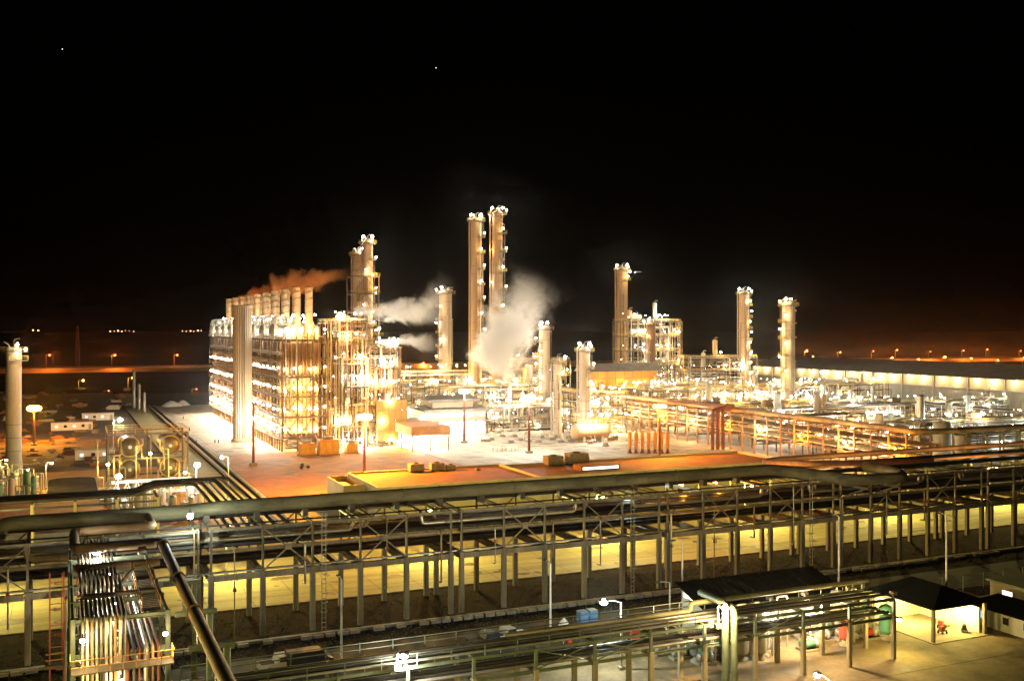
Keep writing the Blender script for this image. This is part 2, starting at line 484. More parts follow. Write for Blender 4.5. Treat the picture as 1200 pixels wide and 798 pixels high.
# ------------------------------------------------------------------ main pipe rack along the road
YF, YB, ZC, ZM, ZT = 125.7, 135.6, 8.0, 10.8, 13.6
BAY, SEG = 6.1, 32.0
me_col = MB().post(0, 0, 0, ZC, 0.64).mesh('column', 'concrete')
me_post = MB()
me_post.box(-.13, .13, -.02, .02, ZC, ZT); me_post.box(-.13, -.1, -.13, .13, ZC, ZT); me_post.box(.1, .13, -.13, .13, ZC, ZT)
me_post = me_post.mesh('post', 'rack_steel')
me_trans_c = MB().box(-.3, .3, YF + .36, YB - .36, ZC - .8, ZC).mesh('cross_beam', 'concrete')
me_trans_s = MB().ibeam((0, YF + .16, 0), (0, YB - .16, 0), 0.3, 0.45).mesh('cross_beam', 'rack_steel')
me_long_c = MB().box(-BAY / 2 + .36, BAY / 2 - .36, -.25, .25, ZC - .75, ZC - .05).mesh('beam', 'concrete')
me_long_s = MB().ibeam((-BAY / 2 + .17, 0, 0), (BAY / 2 - .17, 0, 0), 0.24, 0.36).mesh('beam', 'rack_steel')
me_plate = MB().box(-.35, .35, -.3, .3, 0, .06).mesh('base_plate', 'rack_steel')
rack_labels = {-48.0: 'concrete and steel pipe rack section at far left beyond the crossing rack',
               -16.0: 'concrete and steel pipe rack section behind the crossing rack at left',
               16.0: 'concrete and steel pipe rack section just right of the crossing rack',
               48.0: 'concrete and steel pipe rack section in front of the low brown-roofed building',
               80.0: 'concrete and steel pipe rack section behind the black-roofed shed',
               112.0: 'shadowy concrete and steel pipe rack section beyond the hip-roofed shelter',
               144.0: 'dark pipe rack section at the right edge of the picture',
               176.0: 'farthest dark pipe rack section running out of the picture at right'}
X_brace = {1: (0, 1), 4: (0, 1)}
for sx in (-48.0, -16.0, 16.0, 48.0, 80.0, 112.0, 144.0, 176.0):
    x0 = sx + 0.4
    t = thing('pipe_rack', rack_labels[sx], 'pipe rack', 'sections of the long pipe rack beside the road', (x0, 0, 0))
    for i in range(6):
        x = i * BAY
        if sx == -16.0 and i in (3,): x -= 0.0
        for yy in (YF, YB):
            if sx == -16.0 and yy == YF and i in (3, 4): continue      # the crossing rack passes here
            link('column', me_col, t, (x, yy, 0))
        for yy in (YF, YB):
            link('post', me_post, t, (x, yy, 0))
            link('base_plate', me_plate, t, (x, yy, ZC))
        link('cross_beam', me_trans_c, t, (x, 0, 0))
        for zz in (ZM, ZT - .25): link('cross_beam', me_trans_s, t, (x, 0, zz))
    for i in range(5):
        x = (i + .5) * BAY
        for yy in (YF, YB):
            link('beam', me_long_c, t, (x, yy, 0))
            for zz in (ZM, ZT - .2): link('beam', me_long_s, t, (x, yy, zz))
    for i, yy in ((1, YF), (3, YF), (1, YB), (3, YB)):
        xa, xb = i * BAY + .2, (i + 1) * BAY - .2
        zc = (ZC + ZT) / 2
        MB().beam((xa, yy - .2, ZC + .3), (xb, yy - .2, ZT - .5), 0.15).build('brace', 'rack_steel', t)
        MB().beam((xa, yy - .1, ZT - .5), (xb, yy - .1, ZC + .3), 0.15).build('brace', 'rack_steel', t)
        MB().box((xa + xb) / 2 - .4, (xa + xb) / 2 + .4, yy - .3, yy - .27, zc - .4, zc + .4).build('gusset_plate', 'rack_steel', t)

# pipes on the rack
X0P, X1P = -60.0, 214.0
def run_pipe(y, z, r, m, label, group, x0=X0P, x1=X1P, loops=(), n=10, lw=5.0, lift=0.9, ly=None):
    pts = [(x0, y, z)]
    for lx in loops:
        yy = ly if ly is not None else (y + 5 if y < 130.6 else y - 5)
        pts += [(lx, y, z), (lx, y, z + lift), (lx, yy, z + lift), (lx + lw, yy, z + lift), (lx + lw, y, z + lift), (lx + lw, y, z)]
    pts.append((x1, y, z))
    o = MB().tube(pts, r, n, bend=r * 3).build('pipe', m)
    return tag(o, label, 'pipe', group)
tiers = [(ZC + .02, 'lowest'), (ZM + .24, 'middle'), (ZT, 'top')]
pm = ['dark_pipe', 'dark_pipe', 'dark_pipe', 'tan_pipe', 'dark_pipe', 'rust_pipe', 'dark_pipe', 'grey_pipe']
ORD = ['first', 'second', 'third', 'fourth', 'fifth', 'sixth', 'seventh', 'eighth', 'ninth', 'tenth', 'eleventh', 'twelfth', 'thirteenth', 'fourteenth', 'fifteenth', 'sixteenth']
mname = {'dark_pipe': 'dark', 'grey_pipe': 'grey', 'tan_pipe': 'tan', 'rust_pipe': 'rust brown', 'olive_pipe': 'olive', 'bright_pipe': 'bright metal'}
rr = random.Random(5)
for ti, (tz, tn) in enumerate(tiers[:2]):
    y = YF + .75 if ti else YF + 6.6; k = 0
    while y < YB - .6 and (ti or k < 4):
        r = rr.choice([.11, .14, .18, .22, .28, .34])
        y += r
        m = pm[(k * 3 + ti) % len(pm)] if k not in (1,) else 'dark_pipe'
        run_pipe(y, tz + r + .02, r, m, f'straight {mname[m]} pipe, {ORD[k]} from the front on the {tn} tier of the long rack', f'pipes on the {tn} tier of the long rack')
        y += r + rr.uniform(.15, .4); k += 1
for ly, (y, r, m) in zip((133.6, 132.8), ((126.9, .26, 'bright_pipe'), (128.2, .2, 'tan_pipe'))):
    run_pipe(y, ZM + 1.15, r, m, f'{mname[m]} pipe with repeated flat expansion loops on the long rack', None, loops=[-30, 34.0, 66.0, 98.0, 130.0, 162.0] if r > .22 else [-27.7, 36.3, 68.3, 100.3, 132.3, 164.3], ly=ly, lw=9.2 if r > .18 else 4.6, lift=1.5)
for y, r, m in ((134.4, .16, 'rust_pipe'), (133.5, .2, 'dark_pipe'), (126.9, .1, 'dark_pipe'), (132.2, .3, 'dark_pipe')):
    run_pipe(y, ZT + r + .02, r, m, f'{mname[m]} pipe on the top tier of the long rack, {dict(zip((134.4,133.5,126.9,132.2),("rearmost","second from the rear","nearest the front","right behind the olive pipe")))[y]}', None)

# big olive pipe on top, with its jog at the right end
yo, zo, ro = 130.2, 15.3, 0.86
po = [(-6.5, yo + 1, zo - 3.2), (-6.5, yo + 1, zo - .35), (14, yo + 1, zo - .35), (18, yo, zo), (103, yo, zo), (110, 120.2, 14.5), (120, 119.6, 14.4), (122.4, 125.5, 14.6), (122.4, 131, 14.6)]
t = thing('olive_pipe', 'very thick olive pipe running along the top of the long rack', 'pipe')
MB().tube(po, ro, 20, bend=3.0).build('pipe_shell', 'olive_pipe', t)
for i in range(19):
    x = 16.4 + .0 + i * BAY + (1.6 * (i // 5.0) if False else 0)
    if x > 101: break
    MB().box(x - .35, x + .35, yo - .55, yo + .55, ZT + .02, zo - ro + .1).build('saddle', 'steel', t)
for i in range(16):
    x = 20 + i * 5.4
    MB().lathe([(ro - .05, x - .09), (ro + .07, x - .09), (ro + .07, x + .09), (ro - .05, x + .09)], (0, yo, zo), 20, False, 'x').build('band', 'olive_pipe', t)
for x in (111.5, 117.5):
    MB().beam((x, 118.6, 13.3), (x, 125.4, 13.3), .3, .4).build('outrigger', 'steel', t)
    MB().beam((x, 119.2, 13.2), (x, 125.4, 10.9), .2).build('strut', 'steel', t)
for k, (zz_, yy_) in enumerate(((ZC + .02, YF + .8), (ZM + .55, YB - .9))):
    ct = thing('cable_tray', f'ladder type cable tray on the long rack, {("lower one near the front", "upper one near the back")[k]}', 'cable tray')
    MB().box(X0P, X1P, yy_ - .28, yy_ - .25, zz_, zz_ + .16).build('side_rail', 'galvanised', ct); MB().box(X0P, X1P, yy_ + .25, yy_ + .28, zz_, zz_ + .16).build('side_rail', 'galvanised', ct)
    rg = MB()
    for i in range(270): rg.box(X0P + i, X0P + i + .08, yy_ - .25, yy_ + .25, zz_ + .02, zz_ + .05)
    rg.build('rungs', 'galvanised', ct)
    for j in range(4): MB().cyl((X0P, yy_ - .16 + j * .1, zz_ + .1), (X1P, yy_ - .16 + j * .1, zz_ + .1), .045, 6).build('cable', 'rubber', ct)
for k in range(18):
    x = -4 + k * 8.3 + rr.uniform(-2, 2); zt_ = rr.choice([ZM + .3, ZM + .3, ZT])
    t_ = thing('drop_pipe', f'slim valved drop pipe before the long rack, {ORD[k % 16]} from the left' if k < 16 else f'slim valved drop pipe at the far right of the long rack, {ORD[k - 16]} one', 'pipe', 'drop pipes along the long rack', (x, YF - .95, 0))
    zb_ = rr.choice([.3, 4.5, 6.2])
    MB().tube([(0, 3.0, zt_), (0, 0, zt_), (0, 0, zb_), (0, .9 if zb_ > 1 else .1, zb_)], rr.choice([.07, .1, .13]), 8, bend=.25).build('riser', rr.choice(['bright_pipe', 'tan_pipe', 'grey_pipe']), t_)
    MB().lathe([(.08, -.22), (.22, -.2), (.1, 0), (.22, .2), (.08, .22)], (0, 0, (zt_ + zb_) / 2 + .6), 10).build('valve_body', 'red_paint' if k % 3 == 0 else 'steel', t_)
    MB().lathe([(.16, -.03), (.22, -.03), (.22, .03), (.16, .03)], (0, -.35, (zt_ + zb_) / 2 + .6), 12, False, 'y').build('hand_wheel', 'red_paint', t_)
for k, x in enumerate((28.7, 73.0, 104.9)):
    t_ = thing('access_ladder', f'caged access ladder up the front of the long rack, {ORD[k]} from the left', 'ladder', None, (x + 1.2, YF - .5, 0))
    MB().ladder((0, 0, 0), ZT + 1, 'x', .5).build('ladder', 'galvanised', t_)
# second thick pipe: U bend at left, then towards the viewer
t = thing('tan_pipe', 'thick tan pipe bending over the crossing rack and slanting down to the bottom edge', 'pipe')
zz = 15.0
MB().tube([(9.6, 131, zz - .3), (9.6, 123, zz), (1.3, 123, zz), (1.3, 113, zz), (9.7, 113, zz), (9.7, 20, zz)], 0.5, 16, bend=1.1).build('pipe_shell', 'tan_pipe', t)
for y in (111.3, 96, 84):
    MB().lathe([(.5, y), (.66, y), (.66, y + .18), (.5, y + .18)], (9.7, 0, zz), 16, False, 'y').build('flange', 'tan_pipe', t)
vv = MB(); vv.cyl((5.2, 111.0, zz - .3), (8.3, 111.0, zz - .3), .16, 8); vv.lathe([(.16, 7.2), (.45, 7.3), (.45, 8.0), (.16, 8.1)], (0, 111.0, zz - .3), 12, True, 'x')
vv.build('valve', 'bright_pipe', t)
t2 = thing('dark_pipe', 'dark U-shaped branch pipe beside the thick tan bend at far left', 'pipe')
MB().tube([(-20, 127, 13.4), (-3.6, 127, 13.4), (-3.6, 127, 11.6), (3.8, 124.4, 11.6)], 0.42, 14, bend=1.0).build('pipe_shell', 'tan_pipe', t2)
# pipe stanchions carrying the tan pipe
for k, y in enumerate((101.0, 90.0, 80.0, 70.0)):
    t = thing('pipe_stanchion', f'greenish steel T stanchion under the slanting tan pipe, {ORD[3 - k]} from the bottom edge', 'pipe support', 'stanchions under the slanting tan pipe', (9.7, y, 0))
    MB().post(1.9, 0, 0, 13.2, .5).build('post', 'green_steel', t)
    MB().beam((-0.9, 0, 13.4), (2.5, 0, 13.4), .4, .4).build('cross_arm', 'green_steel', t)
    MB().box(-.3, .3, -.3, .3, 13.6, 14.55).build('saddle', 'green_steel', t)

# ------------------------------------------------------------------ crossing rack at the left (runs towards the viewer)
t = thing('pipe_rack', 'crowded pipe rack at lower left crossing under the tan bend', 'pipe rack')
XL, XR = 0.9, 8.4
ys = [122.0, 116.0, 110.0, 104.0, 98.0, 92.0]
for y in ys:
    for x in (XL, XR):
        MB().post(x, y, 0, 13.4, .42).build('post', 'green_steel', t)
    for zz in (7.0, 10.2, 13.1):
        MB().ibeam((XL + .21, y, zz), (XR - .21, y, zz), .26, .4).build('cross_beam', 'green_steel', t)
for a, b in zip(ys, ys[1:]):
    for x in (XL, XR):
        for zz in (7.0, 10.2, 13.1):
            MB().ibeam((x, b + .21, zz), (x, a - .21, zz), .2, .32).build('beam', 'green_steel', t)
for i, (a, b) in enumerate(zip(ys, ys[1:])):
    if i % 2: MB().beam((XR, a - .3, 7.2), (XR, b + .3, 12.8), .1).build('brace', 'green_steel', t)
for z in (6.6, 9.8):
    MB().box(XL - .2, XR + .2, 88.6, 90.6, z - .1, z).build('platform', 'steel', t)
    MB().rail([(XL - .2, 90.6, z), (XL - .2, 88.6, z), (XR + .2, 88.6, z), (XR + .2, 90.6, z)], 1.1, .9, .07).build('railing', 'orange_paint', t)
for x, y, z in ((1.6, 89.6, 12.2), (8.0, 89.6, 12.0), (4.5, 89.4, 8.6), (4.6, 101, 12.2), (4.6, 113, 12.2)):
    plat_lamp((x, y, z), 'warm' if y < 95 else 'white', PW['fore'] * .22, '', None, .28, (0, -.5, -.3), parent=t)
# walkway with orange rails
w = thing('walkway', 'grated walkway with orange handrails on the crossing rack at lower left', 'walkway', None, (0, 0, 0))
dk = MB()
for i in range(26): dk.box(6.3, 7.9, 92.4 + i * .6, 92.7 + i * .6, 13.32, 13.4)
dk.build('deck', 'steel', w)
MB().rail([(6.35, 92.5, 13.4), (6.35, 107.9, 13.4)], 1.1, 2.0, .07).build('railing', 'orange_paint', w)
MB().rail([(7.85, 92.5, 13.4), (7.85, 107.9, 13.4)], 1.1, 2.0, .07).build('railing', 'orange_paint', w)
for k in range(10):
    x = XL + .75 + k * .36
    m = ['bright_pipe', 'white_paint', 'tan_pipe', 'bright_pipe', 'grey_pipe'][k % 5]
    tag(MB().tube([(x, 124.5, 13.55), (x, 108, 13.55), (x, 104 - k * .25, 13.55), (x, 104 - k * .25, 14.5), (x, 100 - k * .25, 14.5), (x, 100 - k * .25, 13.55), (x, 91.2 - .1 * (k % 3), 13.55), (x, 91.2 - .1 * (k % 3), 1.0)], .13, 8, bend=.4).build('pipe', m),
        f'slim pale pipe, {ORD[k]} from the left on top of the crossing rack at lower left', 'pipe', 'pale pipes on top of the crossing rack')
for zz, nm in ((10.4, 'middle'), (7.2, 'lowest')):
    x = XL + .6; k = 0
    while x < XR - .5:
        r = rr.choice([.1, .14, .2, .26]); x += r
        m = rr.choice(['dark_pipe', 'grey_pipe', 'bright_pipe', 'rust_pipe', 'tan_pipe'])
        tag(MB().tube([(x, 123.5, zz + r), (x, 91.4 - .3 * (k % 2), zz + r), (x, 91.4 - .3 * (k % 2), 1.0 + .5 * (k % 3))], r, 8).build('pipe', m), f'{mname[m]} pipe, {ORD[k]} from the left on the {nm} tier of the crossing rack', 'pipe', f'{mname[m]} pipes on the {nm} tier of the crossing rack')
        x += r + .2; k += 1
tag(MB().cyl((XL + .2, 109.3, 13.75), (XR + .8, 109.3, 13.75), .42, 14).build('pipe', 'tan_pipe'), 'tan cross pipe spanning the crossing rack below the bright lamp', 'pipe')
tag(MB().cyl((XL + .4, 97.0, 13.95), (XR - .4, 97.0, 13.95), .22, 12).build('pipe', 'bright_pipe'), 'short bright cross pipe spanning the crossing rack at lower left', 'pipe')
tag(MB().cyl((XL + 3.6, 97.5, 14.2), (XL + 5.4, 104.5, 14.3), .18, 10).build('pipe', 'white_paint'), 'pale diagonal pipe on the crossing rack at lower left', 'pipe')
# red caged ladder
t = thing('caged_ladder', 'red caged ladder tower on the left side of the crossing rack', 'ladder')
MB().ladder((0.1, 104.2, 6.5), 14.6, 'y', 0.7).build('ladder', 'red_paint', t)
fr = MB()
for x in (-.95, .25):
    for y in (103.5, 104.9): fr.beam((x, y, 0), (x, y, 14.6), .12)
for z in (2, 4, 6, 8, 10, 12, 14):
    fr.beam((-.95, 103.5, z), (.25, 103.5, z), .08); fr.beam((-.95, 103.5, z), (-.95, 104.9, z), .08)
fr.build('frame', 'red_paint', t)
MB().rail([(-1.3, 103, 6.4), (.3, 103, 6.4), (.3, 105.2, 6.4), (-1.3, 105.2, 6.4)], 1.1, 1.0, .07, True).build('railing', 'orange_paint', t)
MB().box(-1.3, .3, 103, 105.2, 6.3, 6.4).build('landing', 'steel', t)

# ------------------------------------------------------------------ low pipe rack in the foreground
t = thing('pipe_rack', 'low greenish pipe rack with handrails across the bottom of the picture', 'pipe rack')
Y1, Y2 = 88.0, 92.4
xs = [9.5 + i * 6.4 for i in range(13)]
for x in xs:
    tall = 7.0
    for y in (Y1, Y2):
        MB().post(x, y, 0, 5.0, .5).build('column', 'concrete', t)
        MB().box(x - .14, x + .14, y - .14, y + .14, 5.0, tall).build('post', 'green_steel', t)
    for zz in (4.75, 6.85):
        MB().ibeam((x, Y1 + .15, zz), (x, Y2 - .15, zz), .22, .34).build('cross_beam', 'green_steel', t)
for a, b in zip(xs, xs[1:]):
    for y in (Y1, Y2):
        for zz in (4.8, 6.85):
            MB().ibeam((a + .15, y, zz), (b - .15, y, zz), .2, .3).build('beam', 'green_steel', t)
for i in (5, 6, 9, 11):
    MB().beam((xs[i] + .2, Y1 - .02, 5.0), (xs[i + 1] - .2, Y1 - .02, 6.7), .1).build('brace', 'green_steel', t)
    MB().beam((xs[i] + .2, Y1 + .1, 6.7), (xs[i + 1] - .2, Y1 + .1, 5.0), .1).build('brace', 'green_steel', t)
MB().rail([(xs[0], Y1 - .2, 7.03), (xs[8] - 1.2, Y1 - .2, 7.03)], 1.1, 3.2, .08).build('railing', 'green_steel', t)
MB().rail([(xs[0], Y2 + .2, 7.03), (xs[12], Y2 + .2, 7.03)], 1.1, 3.2, .08).build('railing', 'green_steel', t)
big = MB()
tag(big.build('x', 'green_steel') if False else thing('pipe_riser', 'pair of thick greenish uprights beside the glaring lamp on the foreground rack', 'pipe'), None)
pr_ = bpy.data.objects['pipe_riser']
for dx in (0, 1.1):
    MB().tube([(62.6 + dx, 87.0, 0), (62.6 + dx, 87.0, 9.3 - dx * .6), (62.6 + dx, 91.5, 9.3 - dx * .6)], .38, 14, bend=.9).build('upright', 'green_steel', pr_)
for zz, nm, cnt in ((7.05, 'upper', 5), (5.0, 'lower', 5)):
    y = Y1 + .5
    for k in range(cnt):
        r = rr.choice([.1, .13, .18]); y += r + .1
        m = rr.choice(['dark_pipe', 'grey_pipe', 'dark_pipe', 'dark_pipe', 'grey_pipe'])
        tag(MB().tube([(xs[0], y, zz + r), (xs[12], y, zz + r)], r, 8).build('pipe', m), f'{mname[m]} pipe, {ORD[k]} from the front on the {nm} tier of the low foreground rack', 'pipe', f'{mname[m]} pipes on the {nm} tier of the foreground rack')
        y += r + .25
tag(MB().tube([(40, 91.7, 7.4), (61.5, 91.7, 7.4), (61.5, 91.7, 8.2), (86, 91.7, 8.2)], .26, 12, bend=.6).build('pipe', 'olive_pipe'), 'pale olive pipe along the back of the low foreground rack', 'pipe')

# ------------------------------------------------------------------ second rack beyond the road (left and right pieces)
def back_rack(xa, xb, ya, yb, zt, label, m='steel', tiers=(.55, 1.0), bay=6.0, posts='concrete'):
    t = thing('pipe_rack', label, 'pipe rack')
    n = max(1, round((xb - xa) / bay))
    for i in range(n + 1):
        x = xa + (xb - xa) * i / n
        for y in (ya, yb): MB().post(x, y, 0, zt, .45).build('column', posts, t)
        for k in tiers: MB().ibeam((x, ya + .22, zt * k - .2), (x, yb - .22, zt * k - .2), .24, .36).build('cross_beam', m, t)
    for k in tiers:
        for y in (ya, yb):
            MB().ibeam((xa, y, zt * k - .62), (xb, y, zt * k - .62), .2, .3).build('beam', m, t)
    return t
back_rack(-70, 14, 169.5, 176.5, 11.0, 'pipe rack beyond the road at the left edge', 'dark_steel')
back_rack(128, 230, 163, 170, 9.0, 'dark pipe rack beyond the road at the right edge', 'dark_steel')
for k in range(6):
    y = 175.6 - k * .95; r = (.3, .24, .36, .22, .3, .26)[k]
    xe = 25.5 - k * 1.15
    tag(MB().tube([(-70, y, 11.05 + r), (11, y, 11.05 + r), (13.5, y, 12.2 + r), (xe, y, 12.2 + r), (xe, 152 - k * .3, 12.2 + r), (xe, 133.5, 11.6 + r)], r, 10, bend=1.4).build('pipe', ['dark_pipe', 'tan_pipe', 'dark_pipe', 'grey_pipe', 'rust_pipe', 'dark_pipe'][k]),
        f'pipe in the looping bundle crossing the road at left, {ORD[k]} from the outside', 'pipe', 'bundle of looping pipes crossing the road')
for k in range(5):
    y = 163.8 + k * 1.2; r = (.3, .2, .42, .24, .2)[k]
    m = ['rust_pipe', 'dark_pipe', 'dark_pipe', 'grey_pipe', 'rust_pipe'][k]
    tag(MB().tube([(128, y, 9.05 + r), (230, y, 9.05 + r)], r, 10).build('pipe', m), f'{mname[m]} pipe, {ORD[k]} from the front on the back rack at right', 'pipe', f'{mname[m]} pipes on the back rack at right')
tag(MB().tube([(142, 135, 13.9), (127, 150, 12.5), (127, 164.5, 11.0), (132, 167, 11), (230, 167, 11)], .55, 14, bend=2.5).build('pipe', 'rust_pipe'), 'thick dark red pipe swinging behind the long rack at right', 'pipe')

# ------------------------------------------------------------------ rack running into the plant at right of centre, lit orange
t = thing('pipe_rack', 'orange lit pipe rack running from the road deep into the plant', 'pipe rack')
XA, XB = 190.5, 198.5
yy = 190.0; n = 0
while yy <= 440:
    for x in (XA, XB): MB().post(x, yy, 0, 11.4, .4).build('column', 'red_steel', t)
    for zz in (5.4, 8.3, 11.2): MB().ibeam((XA + .2, yy, zz), (XB - .2, yy, zz), .24, .36).build('cross_beam', 'red_steel', t)
    yy += 6.0; n += 1
for zz in (4.9, 7.8, 10.7):
    for x in (XA, XB): MB().ibeam((x, 190, zz), (x, 190 + 6.0 * (n - 1), zz), .2, .32).build('beam', 'red_steel', t)
for i in range(0, n - 1, 3):
    MB().beam((XA - .1, 190.3 + i * 6, 5.2), (XA - .1, 195.7 + i * 6, 8.0), .12).build('brace', 'red_steel', t)
    MB().beam((XA + .1, 190.3 + i * 6, 8.0), (XA + .1, 195.7 + i * 6, 5.2), .12).build('brace', 'red_steel', t)
for i in range(0, n - 1, 3):
    plat_lamp((XA - .6, 193 + i * 6, 7.4), 'sodium' if i % 2 == 0 else 'warm', PW['plat'] * 1.8, '', None, .5, (-.9, 0, -.2), parent=t)
for zz, nm in ((5.6, 'lowest'), (8.5, 'middle')):
    x = XA + .5; k = 0
    while x < XB - .5:
        r = rr.choice([.12, .18, .25, .3]); x += r
        m = rr.choice(['rust_pipe', 'tan_pipe', 'grey_pipe', 'bright_pipe'])
        tag(MB().tube([(x, 186, zz + r), (x, 440, zz + r)], r, 8).build('pipe', m), f'{mname[m]} pipe, {ORD[k]} from the left on the {nm} tier of the orange lit rack', 'pipe', f'{mname[m]} pipes on the {nm} tier of the orange lit rack')
        x += r + .25; k += 1
t = thing('olive_pipe', 'thick pipe on the orange lit rack turning right above the tanks', 'pipe')
MB().tube([(193, 430, 12.2), (193, 200, 12.2), (193, 190, 12.0), (199, 188, 12.0), (260, 188, 12.0), (360, 188, 12.0)], .75, 16, bend=2.5).build('pipe_shell', 'tan_pipe', t)
for k in range(14):
    y = 196 + k * 16
    MB().lathe([(.76, y), (.8, y), (.8, y + .12), (.76, y + .12)], (193, 0, 12.2), 14, False, 'y').build('band', 'tan_pipe', t)
# tall bend of thick pipes dropping at the rack
for k in range(3):
    x = 187.6 - k * 1.9
    tag(MB().tube([(x, 262, .2), (x, 262, 13.4 - k * .5), (XA + 1.5, 262 + k, 13.4 - k * .5), (XA + 1.5 + k, 300, 12.4)], .55, 14, bend=1.4).build('pipe', 'rust_pipe'),
        f'thick rust coloured upright pipe hooking over the orange lit rack, {ORD[k]} from the right', 'pipe', 'upright hooked pipes at the orange rack')
back_rack(206, 372, 186, 190, 11.2, 'long dark rack at the right edge carrying the thick olive pipe', 'dark_steel')
# rack in front of the warehouse, running into the distance
t = thing('pipe_rack', 'low pipe rack with bright pipes in front of the long warehouse', 'pipe rack')
for i in range(26):
    y = 215 + i * 9
    for x in (296, 302): MB().post(x, y, 0, 9.0, .4).build('column', 'pale_concrete', t)
    for zz in (6.0, 8.8): MB().ibeam((296.2, y, zz), (301.8, y, zz), .24, .36).build('cross_beam', 'steel', t)
for x in (296, 302): MB().ibeam((x, 215, 8.3), (x, 440, 8.3), .2, .32).build('beam', 'steel', t)
for k in range(6):
    x = 296.6 + k * .95; m = ['bright_pipe', 'tan_pipe', 'grey_pipe', 'bright_pipe', 'dark_pipe', 'bright_pipe'][k]
    tag(MB().tube([(x, 212, 9.25), (x, 440, 9.25)], .22, 8).build('pipe', m), f'{mname[m]} pipe, {ORD[k]} from the left on the rack before the long warehouse', 'pipe', f'{mname[m]} pipes in front of the warehouse')

